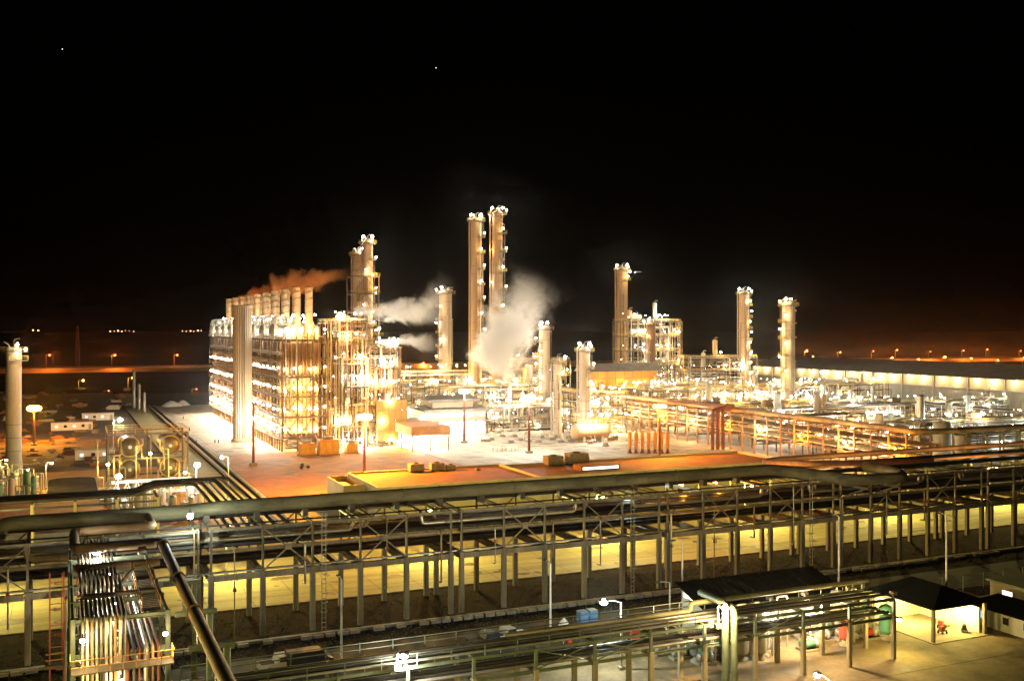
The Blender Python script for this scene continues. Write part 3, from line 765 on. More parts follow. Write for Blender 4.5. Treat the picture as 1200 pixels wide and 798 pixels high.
# ------------------------------------------------------------------ cracking furnaces
def furnace_proto():
    t = thing('cracking_furnace', '', 'furnace', 'row of cracking furnaces')
    F = random.Random(8)
    for x in (0, 4.7, 9.4, 14.0):
        for y in (0.4, 15.6): MB().post(x, y, 0, 34.0, .42, .05).build('column', 'brown_cladding', t)
    for y in (4.2, 8.0, 11.8): MB().post(0, y, 0, 34.0, .36, .05).build('column', 'brown_cladding', t)
    b = MB(); b.box(3.4, 11.6, 3.0, 13.4, 5.2, 20.0)
    for i in range(7): b.box(3.6 + i * 1.2, 3.8 + i * 1.2, 2.82, 13.58, 5.4, 19.8)
    for i in range(9): b.box(3.22, 3.4, 3.3 + i * 1.2, 3.5 + i * 1.2, 5.4, 19.8)
    for z in (8, 11, 14, 17): b.box(3.26, 11.74, 2.86, 13.54, z, z + .2)
    b.build('radiant_box', 'warm_cladding', t)
    for z in (6.4, 12.2, 18.0):
        br = MB()
        for i in range(8): br.cyl((2.5, 3.8 + i * 1.25, z), (3.3, 3.8 + i * 1.25, z), .24, 8)
        for i in range(6): br.cyl((4.2 + i * 1.3, 2.2, z), (4.2 + i * 1.3, 2.9, z), .24, 8)
        br.build('burner', 'dark_steel', t)
    c = MB(); c.box(1.8, 12.4, 2.6, 13.6, 23.2, 33.0)
    for i in range(9): c.box(2.1 + i * 1.15, 2.5 + i * 1.15, 2.15, 2.6, 23.4, 32.8)
    for i in range(9): c.box(1.4, 1.8, 3.1 + i * 1.15, 3.5 + i * 1.15, 23.4, 32.8)
    for z in (25.4, 28.0, 30.6): c.box(1.3, 12.6, 2.05, 13.8, z, z + .25)
    c.build('convection_section', 'brown_cladding', t)
    n = MB(); n._add([(3.4, 3.0, 20), (11.6, 3.0, 20), (11.6, 13.4, 20), (3.4, 13.4, 20), (4.4, 4.5, 23.2), (10.2, 4.5, 23.2), (10.2, 12, 23.2), (4.4, 12, 23.2)], [(0, 1, 5, 4), (1, 2, 6, 5), (2, 3, 7, 6), (3, 0, 4, 7)])
    n.build('breeching', 'cladding', t)
    MB().drum((-1.6, 8, 36.6), (12.5, 8, 36.6), 2.1, 20, .45).build('crossover_duct', 'white_cladding', t)
    for x, y in ((5.2, 5.0), (9.2, 5.0)):
        s = MB(); s.lathe([(1.75, 33.0), (1.75, 38.8), (1.2, 40.2), (1.15, 50.0), (1.28, 50.0), (1.28, 50.4), (1.1, 50.4), (1.05, 48)], (x, y, 0), 18)
        st = s.build('stack', 'warm_cladding', t)
        h = MB()
        for k in range(40):
            a = k * 0.62; a2 = a + .62
            h.beam((x + 1.24 * math.cos(a), y + 1.24 * math.sin(a), 41.2 + k * .2), (x + 1.24 * math.cos(a2), y + 1.24 * math.sin(a2), 41.4 + k * .2), .16)
        h.build('stack_helix', 'brown_cladding', st)
    for z in FLV:
        p = MB(); p.box(-1.7, -.3, -.3, 16.9, z - .12, z); p.box(-1.7, 14.4, -1.5, -.3, z - .12, z - .002)
        pl = p.build('platform', 'dark_steel', t)
        MB().rail([(-1.65, 16.8, z), (-1.65, -1.4, z), (14.3, -1.4, z)], 1.1, 1.4, .07).build('railing', 'brown_cladding', pl)
    for k in range(15):
        y = .9 + k * 1.05; x = F.choice([.5, .9, 1.3]); z1 = F.choice([21.5, 21.5, 30, 33.5])
        MB().tube([(x, y, F.choice([1, 3, 5, 9])), (x, y, z1), (x + 1.2, y, z1 + 1)], F.choice([.09, .14, .2]), 8, bend=.5).build('riser_pipe', F.choice(['white_cladding', 'tan_pipe', 'warm_cladding', 'brown_cladding', 'dark_pipe', 'rust_pipe']), t)
    for k in range(10):
        x = 1.3 + k * 1.25
        MB().tube([(x, 1.2, F.choice([4, 9, 12.5])), (x, 1.2, 22.3), (x, 1.8, 23)], F.choice([.1, .15, .2]), 8, bend=.4).build('riser_pipe', F.choice(['tan_pipe', 'brown_cladding', 'white_cladding']), t)
    for i, (xa, xb) in enumerate(((0, 4.7), (4.7, 9.4), (9.4, 14))):
        for z0, z1 in ((4.1, 10.2), (10.5, 16.4), (16.7, 22.4)):
            MB().beam((xa, .12, z0), (xb, .12, z1), .2).build('brace', 'brown_cladding', t)
            MB().beam((xa, .34, z1), (xb, .34, z0), .2).build('brace', 'brown_cladding', t)
    for i, (ya, yb) in enumerate(((.4, 4.2), (4.2, 8.0), (8.0, 11.8), (11.8, 15.6))):
        z0, z1 = ((4.1, 10.2), (16.7, 22.4), (10.5, 16.4), (22.8, 33.6))[i]
        MB().beam((-.1, ya, z0), (-.1, yb, z1), .18).build('brace', 'brown_cladding', t)
        MB().beam((.1, ya, z1), (.1, yb, z0), .18).build('brace', 'brown_cladding', t)
    for k in range(4):                       # zigzag stairs on the left face
        z0, z1 = FLV[k], FLV[k + 1]
        ya, yb = (14.5, 9.5) if k % 2 else (9.5, 14.5)
        s = MB(); s.beam((-1.9, ya, z0), (-1.9, yb, z1), .1, .3); s.beam((-1.2, ya, z0), (-1.2, yb, z1), .1, .3)
        for j in range(12): 
            q = j / 12; s.beam((-1.9, ya + (yb - ya) * q, z0 + (z1 - z0) * q), (-1.2, ya + (yb - ya) * q, z0 + (z1 - z0) * q), .25, .05)
        s.build('stair', 'steel', t)
    for z in (4.2, 10.4, 16.6, 22.6, 28.4, 33.8):
        MB().ibeam((.25, .4, z), (13.75, .4, z), .3, .45).build('girder', 'brown_cladding', t)
        MB().ibeam((0, .7, z), (0, 15.3, z), .3, .45).build('girder', 'brown_cladding', t)
    for z, r, m in ((30, .5, 'white_cladding'), (27.5, .35, 'tan_pipe'), (14.0, .25, 'white_cladding'), (8, .3, 'tan_pipe'), (20.2, .4, 'white_cladding'), (24.6, .28, 'grey_pipe')):
        MB().tube([(-.6, -0.5, z), (-.6, 16.6, z)], r, 10).build('header_pipe', m, t)
    for k in range(5):
        x = 1.8 + k * 2.4
        MB().drum((x, 3.4, 34.2), (x, 3.4, 38.0 + .5 * (k % 2)), .6, 10).build('quench_vessel', 'cladding', t)
    for k in range(7):
        y = .6 + k * 2.4; zt = F.uniform(38.5, 41.5)
        MB().tube([(-1.4, y, 34.2), (-1.4, y, zt), (3, y, zt), (3, y, 34)], F.choice([.12, .2, .28]), 8, bend=.6).build('vent_pipe', F.choice(['bright_pipe', 'white_cladding', 'tan_pipe']), t)
    for k in range(8):
        x = 1 + k * 1.7; z = F.uniform(34.5, 36.5)
        MB().tube([(x, .2, 23), (x, .2, z), (x + F.uniform(-1, 1.5), .2, z), (x + .4, 3, z + .5)], F.choice([.1, .16, .22]), 8, bend=.4).build('header_pipe', F.choice(['bright_pipe', 'brown_cladding', 'tan_pipe']), t)
    for z in (1.2, 2.4):
        MB().tube([(.8, -.6, z), (13.4, -.6, z)], .22, 8).build('header_pipe', 'tan_pipe', t)
    return t
FLV = (4.0, 10.4, 16.6, 22.6, 34.2)
ordn = ['nearest', 'second', 'third', 'fourth', 'fifth', 'sixth', 'seventh', 'eighth', 'farthest']
fp = furnace_proto()
for k in range(9):
    o = fp if k == 0 else copy_tree(fp)
    o.location = (61.5, 311 + 17.3 * k, 0)
    o['label'] = f'brightly lit cracking furnace with twin stacks, {ordn[k]} of the row'
    FR = random.Random(k)
    for li, z in enumerate(FLV):
        for j in range(5):
            yy = 311 + 17.3 * k + 1.6 + j * 3.3 + FR.uniform(-.6, .6)
            col = FR.choice(['white', 'warm', 'warm', 'warm', 'yellow', 'sodium'] if z < 30 else ['white', 'warm', 'cool'])
            lit = j in (1, 3)
            plat_lamp((60.5 if j % 2 == 0 else 63.3, yy, z + FR.uniform(2.1, 3.0)), col, PW['furnace'] * (.8 if z > 30 else 1.5), '', None, FR.uniform(.28, .5), (0, FR.uniform(-.8, .8), -.7), lit=lit, parent=o)
    plat_lamp((59.7, 311 + 17.3 * k + 8, 7.2), 'white', 9500, '', None, .5, (-1.6, 0, -.2), parent=o)  # outward lamp added to whiten the pavement and flue column beside the furnaces
    for j in range(5):
        plat_lamp((61.5 + 1 + j * 2.9, 311 + 17.3 * k + FR.uniform(1, 14), FR.uniform(39.5, 42)), FR.choice(['white', 'warm', 'cool']), PW['furnace'] * .9, '', None, .45, (0, -1.2, .6), lit=(j == 2), parent=o)
for z in FLV:
    for j in range(6):
        plat_lamp((62.6 + j * 2.35, 312.6 if j % 2 == 0 else 310.2, z + 2.5 + (j * 7 % 3) * .3), 'warm' if z < 12 else ('yellow' if j % 3 else 'white'), PW['furnace'] * 1.6, '', None, .5 if j % 2 else .34, (0, -.4, -.7), lit=(j % 2 == 0), parent=fp)
# ribbed flue column in front of the furnaces
t = thing('flue_column', 'tall pale ribbed flue column standing before the furnace row', 'column', None, (55.2, 346, 0))
prof = []
N_ = 48
c = MB()
poly = []
for k in range(N_):
    a = 2 * math.pi * k / N_; r = 3.05 if k % 2 else 2.85
    poly.append((r * math.cos(a), r * math.sin(a)))
c.prism(poly, 1.0, 45.0); c.build('shaft', 'cladding', t)
MB().lathe([(3.6, 0), (3.6, .9), (3.2, 1.1), (3.0, 1.1)], (0, 0, 0), 24).build('base_ring', 'concrete', t)
MB().lathe([(2.8, 44.6), (3.15, 44.6), (3.15, 45.2), (2.6, 45.2), (2.6, 43)], (0, 0, 0), 24).build('rim', 'cladding', t)
MB().ladder((0, -3.2, 1.0), 44.5, 'x', .6, False).build('ladder', 'steel', t)

# ------------------------------------------------------------------ towers
def tower(u, d, wpx, vtop, label, m='warm_cladding', z0=0.0, side=1, plats=6, lamps=6, col='white', riser=True, vlow=None, power=None, z_from=.35, toplamps=2, neck=False):
    b = at(u, 385, d); r = wpx * d / FPX / 2
    zt = HCAM - (vtop - 385) * d / FPX
    t = thing('distillation_column', label, 'column', None, (b.x, b.y, 0))
    c = MB()
    prof = [(r * 1.12, z0), (r * 1.12, z0 + 3), (r, z0 + 4.5)]
    hh = zt - z0
    if neck: prof += [(r, z0 + hh * .55), (r * .86, z0 + hh * .58), (r * .86, zt)]
    else: prof += [(r, zt)]
    rt = prof[-1][0]
    c.lathe(prof, (0, 0, 0), 24)
    for k in range(1, 5):
        a = math.pi / 2 * k / 4
        prof2 = None
    c.lathe([(rt * math.cos(math.pi / 2 * k / 4) + .001, zt + rt * .5 * math.sin(math.pi / 2 * k / 4)) for k in range(5)], (0, 0, 0), 24)
    c.build('shell', m, t)
    z = z0 + 6
    while z < zt - 1:
        MB().lathe([(r * .8, z), (r * 1.01 + .02, z), (r * 1.01 + .02, z + .14), (r * .8, z + .14)], (0, 0, 0), 24, False).build('band', 'brown_cladding' if int(z) % 3 == 0 else m, t)
        z += 3.4
    # platforms towards the right or left of the picture
    base = math.atan2(RT[1] * side, RT[0] * side) - (.5 if side > 0 else -.5)
    lg = label.split(' column')[0]
    for k in range(plats):
        zz = z0 + hh * (z_from + (1 - z_from) * k / max(1, plats - 1)) - .4
        full = (k == plats - 1)
        a0, a1 = (0, 2 * math.pi) if full else (base - .9, base + .9)
        ro = r + 1.5; n = 16 if full else 8
        p = MB(); vs = []; rail = []
        for j in range(n + 1):
            a = a0 + (a1 - a0) * j / n
            ca, sa = math.cos(a), math.sin(a)
            vs += [(ca * r * 1.01, sa * r * 1.01, zz), (ca * ro, sa * ro, zz), (ca * ro, sa * ro, zz - .2), (ca * r * 1.01, sa * r * 1.01, zz - .2)]
            rail.append((ca * ro, sa * ro, zz))
        fs = []
        for j in range(n):
            o = j * 4; fs += [(o, o + 1, o + 5, o + 4), (o + 1, o + 2, o + 6, o + 5), (o + 3, o + 7, o + 6, o + 2)]
        p._add(vs, fs); pl = p.build('platform', 'steel', t)
        MB().rail(rail, 1.1, 1.4, .08).build('railing', 'yellow_paint', pl)
        if k < plats - 1:
            zn = z0 + hh * (z_from + (1 - z_from) * (k + 1) / max(1, plats - 1)) - .4
            a = base + (.5 if k % 2 else -.5)
            L = MB(); x, y = math.cos(a) * (r + .5), math.sin(a) * (r + .5)
            L.ladder((x, y, zz), zn + 1, 'x', .5); L.build('ladder', 'steel', t)
    if riser:
        a = base + math.pi * (1 if side > 0 else 1) + .35
        x, y = math.cos(a) * (r + .55), math.sin(a) * (r + .55)
        MB().tube([(x, y, z0 + 1), (x, y, zt + r * .2), (x * .6, y * .6, zt + r * .9), (0, 0, zt + r * .3)], .34, 10, bend=1.2).build('overhead_pipe', m, t)
        a += 1.9
        x, y = math.cos(a) * (r + .35), math.sin(a) * (r + .35)
        MB().tube([(x, y, z0 + 1), (x, y, z0 + hh * .8), (x * .6, y * .6, z0 + hh * .82)], .2, 8).build('downcomer', 'tan_pipe', t)
        TR = random.Random(int(u))
        for k in range(5):
            a = TR.uniform(0, 2 * math.pi); rr2 = r + .25 + TR.uniform(0, .4)
            za, zb = z0 + hh * TR.uniform(.05, .4), z0 + hh * TR.uniform(.5, .97)
            MB().tube([(math.cos(a) * rr2, math.sin(a) * rr2, za), (math.cos(a) * rr2, math.sin(a) * rr2, zb), (math.cos(a) * r * .8, math.sin(a) * r * .8, zb + .6)], TR.choice([.1, .14, .2]), 8, bend=.4).build('side_pipe', TR.choice(['tan_pipe', 'grey_pipe', 'bright_pipe', 'brown_cladding']), t)
        for k in range(9):
            a = TR.uniform(0, 2 * math.pi); z = z0 + hh * TR.uniform(.1, .97)
            MB().cyl((math.cos(a) * r * .9, math.sin(a) * r * .9, z), (math.cos(a) * (r + .7), math.sin(a) * (r + .7), z), .32, 10).build('nozzle', m, t)
    cap = MB(); TR = random.Random(int(u) + 5)
    for k in range(4):
        a = TR.uniform(0, 6.28); x_, y_ = math.cos(a) * r * .55, math.sin(a) * r * .55
        cap.tube([(x_, y_, zt), (x_, y_, zt + TR.uniform(1, 2.6)), (x_ * 2.2, y_ * 2.2, zt + TR.uniform(.8, 2.4))], .16, 8, bend=.4)
    cap.build('crown_piping', 'bright_pipe', t)
    d_ = MB(); d_.tube([(0, 0, zt + r * .4), (0, 0, zt + r * .5 + 1.8), (1.5 * side, 0, zt + r * .5 + 2.0)], .14, 8, bend=.6)
    d_.build('davit', 'steel', t)
    pw = PW['tower'] if power is None else power
    for k in range(lamps):
        zz = z0 + hh * (z_from + (1 - z_from) * k / max(1, lamps - 1)) + 1.3
        a = base + (.55 if k % 2 else -.35)
        x, y = b.x + math.cos(a) * (r + 1.2), b.y + math.sin(a) * (r + 1.2)
        plat_lamp((x, y, zz), col if k % 3 else 'warm', pw, f'lamp on the ladder platforms of the {lg} column', f'lamps on the {lg} column', .5, (math.cos(a) * 2.6, math.sin(a) * 2.6, -.6), parent=t)
    for k in range(toplamps):
        a = base + math.pi * k + .4
        plat_lamp((b.x + math.cos(a) * r * .9, b.y + math.sin(a) * r * .9, zt + 2.2), col, pw, f'lamp on the top of the {lg} column', f'lamps on top of the {lg} column', .7, (math.cos(a) * 2.2, math.sin(a) * 2.2, -.3), parent=t)
    return b, r, zt
TW = {}
TW['a1'] = tower(419, 402, 11, 298, 'shorter twin half of the tall column behind the furnaces', lamps=6, plats=7, toplamps=1, z_from=.2)
TW['a2'] = tower(431, 398, 12, 284, 'tallest column behind the furnaces with lamps on its crown', lamps=9, plats=10, toplamps=3, z_from=.2)
TW['b'] = tower(522, 440, 15, 343, 'pale column left of the steam cloud on a block base', m='cladding', side=-1, lamps=5, plats=6, z0=9, toplamps=1)
TW['c'] = tower(558, 432, 13, 258, 'left tall slender column rising from the steam cloud', lamps=9, plats=9, toplamps=2)
TW['d'] = tower(583, 428, 14, 250, 'right tallest slender column rising from the steam cloud', lamps=8, plats=8, toplamps=3, neck=True)
TW['e'] = tower(638, 388, 13, 385, 'stout column right of the steam cloud', m='cladding', side=-1, lamps=6, plats=6)
TW['f'] = tower(653, 358, 10, 424, 'short plain pale column beside the stout one', m='cladding', lamps=2, plats=2, z_from=.8, toplamps=0)
TW['g'] = tower(685, 348, 13, 410, 'short column with a glaring lantern crown in the centre', m='cladding', lamps=3, plats=3, z_from=.6)
TW['h'] = tower(729, 500, 13, 316, 'lone tall plain column standing behind the yellow wall', lamps=3, plats=2, z_from=.93, toplamps=2)
TW['i'] = tower(763, 455, 11, 380, 'slim rust brown column at the left of the lit frame', side=-1, lamps=5, plats=5, m='brown_cladding', toplamps=1)
TW['j'] = tower(872, 478, 12, 344, 'slim column dotted with white lamps right of centre', lamps=10, plats=9, col='cool', z_from=.2)
TW['k'] = tower(924, 404, 15, 357, 'stout pale column standing nearest the warehouse', m='cladding', side=-1, lamps=7, plats=6, col='warm', z_from=.3)
TW['l'] = tower(16, 262, 17, 410, 'thick lone column at the left edge of the picture', lamps=3, plats=2, z_from=.93, riser=False, toplamps=0, power=1200, m='cladding')
TW['m'] = tower(443, 372, 3, 392, 'thin vent column with a curled top right of the furnaces', lamps=1, plats=2, riser=False, toplamps=1, z_from=.8)
# block base under the pale column
b = TW['b'][0]
t = thing('concrete_base', 'tall pale base block under the pale column left of the steam', 'base', None, (b.x, b.y, 0))
MB().box(-4.4, 4.4, -4.4, 4.4, 0, 8.6).build('block', 'pale_concrete', t)
MB().box(-5.2, 5.2, -5.2, 5.2, 8.6, 9.0).build('platform', 'steel', t)
MB().rail([(-5.1, -5.1, 9), (5.1, -5.1, 9), (5.1, 5.1, 9), (-5.1, 5.1, 9)], 1.1, 1.6, .07, True).build('railing', 'yellow_paint', t)
# square shaft of tower a: lattice frame
b = TW['a2'][0]
b = at(425, 385, 399)
t = thing('stair_frame', 'steel lattice frame with decks wrapped round the tall column behind the furnaces', 'frame', None, (b.x, b.y, 0))
for x in (-5.2, 0, 5.2):
    for y in (-4.6, 4.0): MB().beam((x, y, 0), (x, y, 58), .3).build('post', 'brown_cladding', t)
for k in range(9):
    z = 4 + 6.7 * k; fr = MB()
    for y in (-4.6, 4.0): fr.beam((-5.2, y, z), (5.2, y, z), .2, .35); fr.beam((-5.2, y, z), (0, y, z + 6.7), .14); fr.beam((5.2, y, z), (0, y, z + 6.7), .14)
    for x in (-5.2, 0, 5.2): fr.beam((x, -4.6, z), (x, 4.0, z), .2, .35)
    fr.build('bracing', 'brown_cladding', t)
    MB().box(-5.4, 5.4, -5.6, -3.2, z + .2, z + .3).build('deck', 'dark_steel', t)
    MB().rail([(-5.4, -5.6, z + .3), (5.4, -5.6, z + .3)], 1.1, 1.3, .07).build('railing', 'yellow_paint', t)
    plat_lamp((b.x - 4 + (k * 5 % 9), b.y - 5.0, z + 2.6), ('white', 'warm', 'cool')[k % 3], PW['tower'] * .5, '', None, .36, (0, -.6, -.4), parent=t)

# ------------------------------------------------------------------ process modules: steel frames filled with vessels and pipes
RP = random.Random(21)
def module(x0, x1, y0, y1, h, levels, where, m='steel', vessels=6, pipes=14, lamps=8, col='warm', power=None, bay=6.0, pmats=('bright_pipe', 'tan_pipe', 'grey_pipe', 'white_cladding', 'brown_cladding', 'dark_pipe'), rails='yellow_paint'):
    t = thing('process_structure', f'open steel process structure {where}', 'structure', None, (0, 0, 0))
    nx, ny = max(1, round((x1 - x0) / bay)), max(1, round((y1 - y0) / bay))
    for i in range(nx + 1):
        for j in range(ny + 1):
            if 0 < i < nx and 0 < j < ny: continue
            x, y = x0 + (x1 - x0) * i / nx, y0 + (y1 - y0) * j / ny
            MB().box(x - .18, x + .18, y - .18, y + .18, 0, h).build('column', m, t)
    zs = [h * (k + 1) / levels for k in range(levels)]
    for k, z in enumerate(zs):
        f = MB()
        for i in range(nx + 1):
            x = x0 + (x1 - x0) * i / nx; f.beam((x, y0, z - .25), (x, y1, z - .25), .22, .4)
        for j in range(ny + 1):
            y = y0 + (y1 - y0) * j / ny; f.beam((x0, y, z - .27), (x1, y, z - .27), .22, .4)
        f.build('floor_frame', m, t)
        if k % 2 == 0 or levels < 3:
            dk = MB()
            for i in range(nx):
                for j in range(ny):
                    if RP.random() < .55:
                        dk.box(x0 + (x1 - x0) * i / nx + .2, x0 + (x1 - x0) * (i + 1) / nx - .2, y0 + (y1 - y0) * j / ny + .2, y0 + (y1 - y0) * (j + 1) / ny - .2, z - .02, z + .06)
            if dk.v: dk.build('deck', 'steel', t)
        MB().rail([(x0, y0, z), (x1, y0, z), (x1, y1, z), (x0, y1, z)], 1.1, 2.0, .07, True).build('railing', rails, t)
    for k in range(levels):
        za, zb = (zs[k - 1] if k else 0), zs[k]
        i = RP.randrange(nx)
        xa, xb = x0 + (x1 - x0) * i / nx, x0 + (x1 - x0) * (i + 1) / nx
        MB().beam((xa, y0 - .05, za), (xb, y0 - .05, zb - .4), .16).build('brace', m, t)
        MB().beam((xa, y0 + .12, zb - .4), (xb, y0 + .12, za), .16).build('brace', m, t)
        MB().ladder((x0 - .6, y0 + 1 + k * .8, za), zb + 1, 'y', .5).build('ladder', rails, t)
    floors = [0] + zs
    vnames = {'white_cladding': 'white', 'cladding': 'pale', 'warm_cladding': 'tan', 'galvanised': 'grey metal', 'tan_pipe': 'tan', 'brown_cladding': 'brown'}
    vessels = int(vessels * 1.4); pipes = int(pipes * 2.6)
    for k in range(vessels):
        z = RP.choice(floors); mm = RP.choice(['white_cladding', 'cladding', 'warm_cladding', 'galvanised'])
        cx, cy_ = RP.uniform(x0 + 2, x1 - 2), RP.uniform(y0 + 1.5, (y0 * 2 + y1) / 3)
        if RP.random() < .5:
            r = RP.uniform(.7, 1.3); L = RP.uniform(4, 7)
            v = thing('horizontal_drum', f'{vnames[mm]} horizontal drum in the structure {where}', 'vessel', f'{vnames[mm]} horizontal drums {where}', (cx, cy_, z))
            ax = RP.random() < .6
            p, q = ((-L / 2, 0, r + .8), (L / 2, 0, r + .8)) if ax else ((0, -L / 2, r + .8), (0, L / 2, r + .8))
            MB().drum(p, q, r, 14).build('shell', mm, v)
            for s_ in (-.3, .3):
                if ax: MB().box(L * s_ - .15, L * s_ + .15, -r * .8, r * .8, .05, r * .7 + .8).build('saddle', 'concrete', v)
                else: MB().box(-r * .8, r * .8, L * s_ - .15, L * s_ + .15, .05, r * .7 + .8).build('saddle', 'concrete', v)
            MB().cyl((0, 0, 2 * r + .7), (0, 0, 2 * r + 1.4), .2, 8).build('nozzle', mm, v)
        else:
            r = RP.uniform(.6, 1.3); L = RP.uniform(3, 7)
            v = thing('vertical_vessel', f'{vnames[mm]} upright vessel in the structure {where}', 'vessel', f'{vnames[mm]} upright vessels {where}', (cx, cy_, z))
            MB().drum((0, 0, 1.4 + r * .5), (0, 0, 1.4 + L), r, 14).build('shell', mm, v)
            for a in range(4):
                an = a * math.pi / 2 + .4
                MB().beam((math.cos(an) * r * .8, math.sin(an) * r * .8, .06), (math.cos(an) * r * .8, math.sin(an) * r * .8, 1.6 + r * .5), .14).build('leg', 'steel', v)
            MB().tube([(0, 0, 1.4 + L + r * .4), (0, 0, 1.4 + L + r * .4 + .9), (1.6, 0, 1.4 + L + r * .4 + .9)], .16, 8, bend=.4).build('nozzle', mm, v)
    for k in range(pipes):
        r = RP.choice([.07, .09, .11, .14, .18, .24]); mm = RP.choice(pmats)
        p = Vector((RP.uniform(x0 - 1, x1 + 1), RP.uniform(y0 - 1.2, y0 + 2.5), RP.choice(floors) + .4 + r))
        pts = [p.copy()]; ax = RP.choice([0, 2])
        for s_ in range(RP.randint(3, 6)):
            q = pts[-1].copy()
            if ax == 0: q.x = RP.uniform(x0 - 1, x1 + 1)
            elif ax == 1: q.y = RP.uniform(y0 - 1.5, y1)
            else: q.z = RP.uniform(.5, h + 1.2)
            if (q - pts[-1]).length > 1.0: pts.append(q)
            ax = RP.choice([a for a in (0, 0, 1, 2, 2) if a != ax])
        if len(pts) < 2: continue
        MB().tube(pts, r, 8, bend=r * 2.5).build('pipe', mm, t)
    pw = PW['plat'] if power is None else power
    for k in range(lamps):
        z = RP.choice(zs if k % 3 else floors[:1] + zs[:1]) + 2.6
        x = x0 + (x1 - x0) * (k + .5) / lamps + RP.uniform(-1, 1)
        cc = col if RP.random() < .7 else RP.choice(['white', 'cool', 'warm'])
        plat_lamp((x, y0 - .7, z), cc, pw, f'lamp glowing in the structure {where}', f'lamps in the structure {where}', RP.uniform(.42, .6), (RP.uniform(-.6, .6), -1.2, -.5), parent=t)
    for k in range(int(lamps * 4)):
        plat_lamp((RP.uniform(x0, x1), RP.choice([y0 - .5, y0 + 1, (y0 + y1) / 2]), RP.choice(floors) + RP.uniform(1.5, 3.4)), RP.choice(['white', 'warm', 'cool', 'yellow', col]), 0, '', None, RP.choice([.18, .24, .3, .38]), lit=False, parent=t)
    return t

module(77, 88, 313, 331, 39.5, 6, 'right beside the nearest furnace', m='brown_cladding', vessels=9, pipes=52, lamps=12, col='warm', bay=3.6)
module(89.5, 99, 312, 326, 31, 5, 'below the steam jets, with the yellow wall', m='brown_cladding', vessels=7, pipes=40, lamps=10, col='warm', bay=3.6)
module(96, 116, 352, 376, 17, 3, 'behind the orange-roofed canopy', vessels=6, pipes=18, lamps=7)
module(128, 176, 356, 372, 15.5, 3, 'left of the stout column', vessels=10, pipes=30, lamps=12, col='warm')
module(118, 200, 404, 414, 19, 3, 'under the steam cloud', vessels=8, pipes=34, lamps=16, col='warm', power=11000)
module(166, 186, 318, 334, 14, 3, 'around the short lantern column', vessels=8, pipes=20, lamps=8)
module(203, 246, 330, 348, 14, 3, 'behind the orange lit rack', vessels=8, pipes=28, lamps=11, col='warm')
module(236, 264, 402, 416, 41, 6, 'with many lit floors right of the lone column', vessels=9, pipes=30, lamps=20, col='warm')
module(262, 300, 392, 406, 24, 4, 'stepping down beside the many lit floors', vessels=6, pipes=24, lamps=10)
module(230, 285, 372, 380, 11, 2, 'below the many lit floors', vessels=8, pipes=20, lamps=8)
module(246, 288, 330, 345, 13, 3, 'at the foot of the stout pale column', vessels=10, pipes=26, lamps=10, col='white')
module(222, 288, 282, 296, 9.5, 2, 'in front of the stout pale column', vessels=10, pipes=26, lamps=10, col='white')
module(232, 290, 226, 240, 9.0, 2, 'among the tanks at right', vessels=9, pipes=20, lamps=6, col='cool')
module(310, 350, 360, 372, 12, 2, 'against the warehouse end', vessels=5, pipes=14, lamps=6)
module(196, 232, 452, 462, 22, 3, 'under the lone tall plain column', vessels=4, pipes=14, lamps=8)
module(122, 150, 382, 394, 12, 2, 'between the compressor house and the pale column', vessels=6, pipes=16, lamps=6)
module(186, 189, 335, 400, 9, 2, 'left of the orange lit rack', vessels=8, pipes=14, lamps=5)
module(204, 262, 300, 314, 10, 2, 'right of the orange lit rack', vessels=10, pipes=24, lamps=8, col='warm')
module(112, 150, 470, 480, 10, 2, 'far behind the furnaces', vessels=4, pipes=12, lamps=6)
module(140, 184, 338, 346, 9, 2, 'at the back edge of the central yard', vessels=14, pipes=30, lamps=8, col='white')
module(204, 250, 268, 276, 8, 2, 'just right of the hooked upright pipes', vessels=8, pipes=26, lamps=6, col='warm')
module(252, 292, 308, 318, 9, 2, 'between the two right columns', vessels=10, pipes=28, lamps=8, col='cool')
module(204, 234, 360, 368, 13, 3, 'below the yellow cooler bank', vessels=6, pipes=24, lamps=8, col='warm')
module(236, 262, 246, 254, 7, 2, 'behind the right hand tanks', vessels=6, pipes=18, lamps=5, col='cool')
module(204, 228, 232, 240, 7, 2, 'left of the right hand tanks', vessels=5, pipes=18, lamps=4, col='warm')
module(306, 356, 300, 308, 8, 2, 'close before the warehouse wall', vessels=8, pipes=22, lamps=6, col='white')
module(264, 300, 420, 430, 16, 3, 'behind the slim lamp-dotted column', vessels=6, pipes=20, lamps=8, col='white')
module(304, 344, 400, 410, 10, 2, 'near the far end of the warehouse', vessels=6, pipes=18, lamps=8, col='white')

# horizontal vessel with a glaring lamp at the centre
t = thing('storage_drum', 'large rust tinted horizontal drum at the edge of the central yard', 'vessel', None, (160, 297, 0))
MB().drum((-5.5, 0, 3.6), (5.5, 0, 3.6), 2.6, 24, .55).build('shell', 'warm_cladding', t)
for x in (-3.4, 3.4): MB().box(x - .4, x + .4, -2.2, 2.2, .05, 2.4).build('saddle', 'concrete', t)
for x in (-2, 0, 2): MB().cyl((x, 0, 6.1), (x, 0, 7.2), .35, 10).build('nozzle', 'bright_pipe', t)
MB().rail([(-5, -1, 6.3), (5, -1, 6.3)], 1.1, 2, .07).build('railing', 'yellow_paint', t)
plat_lamp((158, 293.5, 9.5), 'white', PW['plat'] * 2.4, 'glaring lamp above the large horizontal drum', None, .9, (0, -1, -.8), parent=t)
plat_lamp((162, 293.5, 9.2), 'white', PW['plat'], 'smaller lamp right above the large horizontal drum', None, .7, (0, -1, -.8), parent=t)
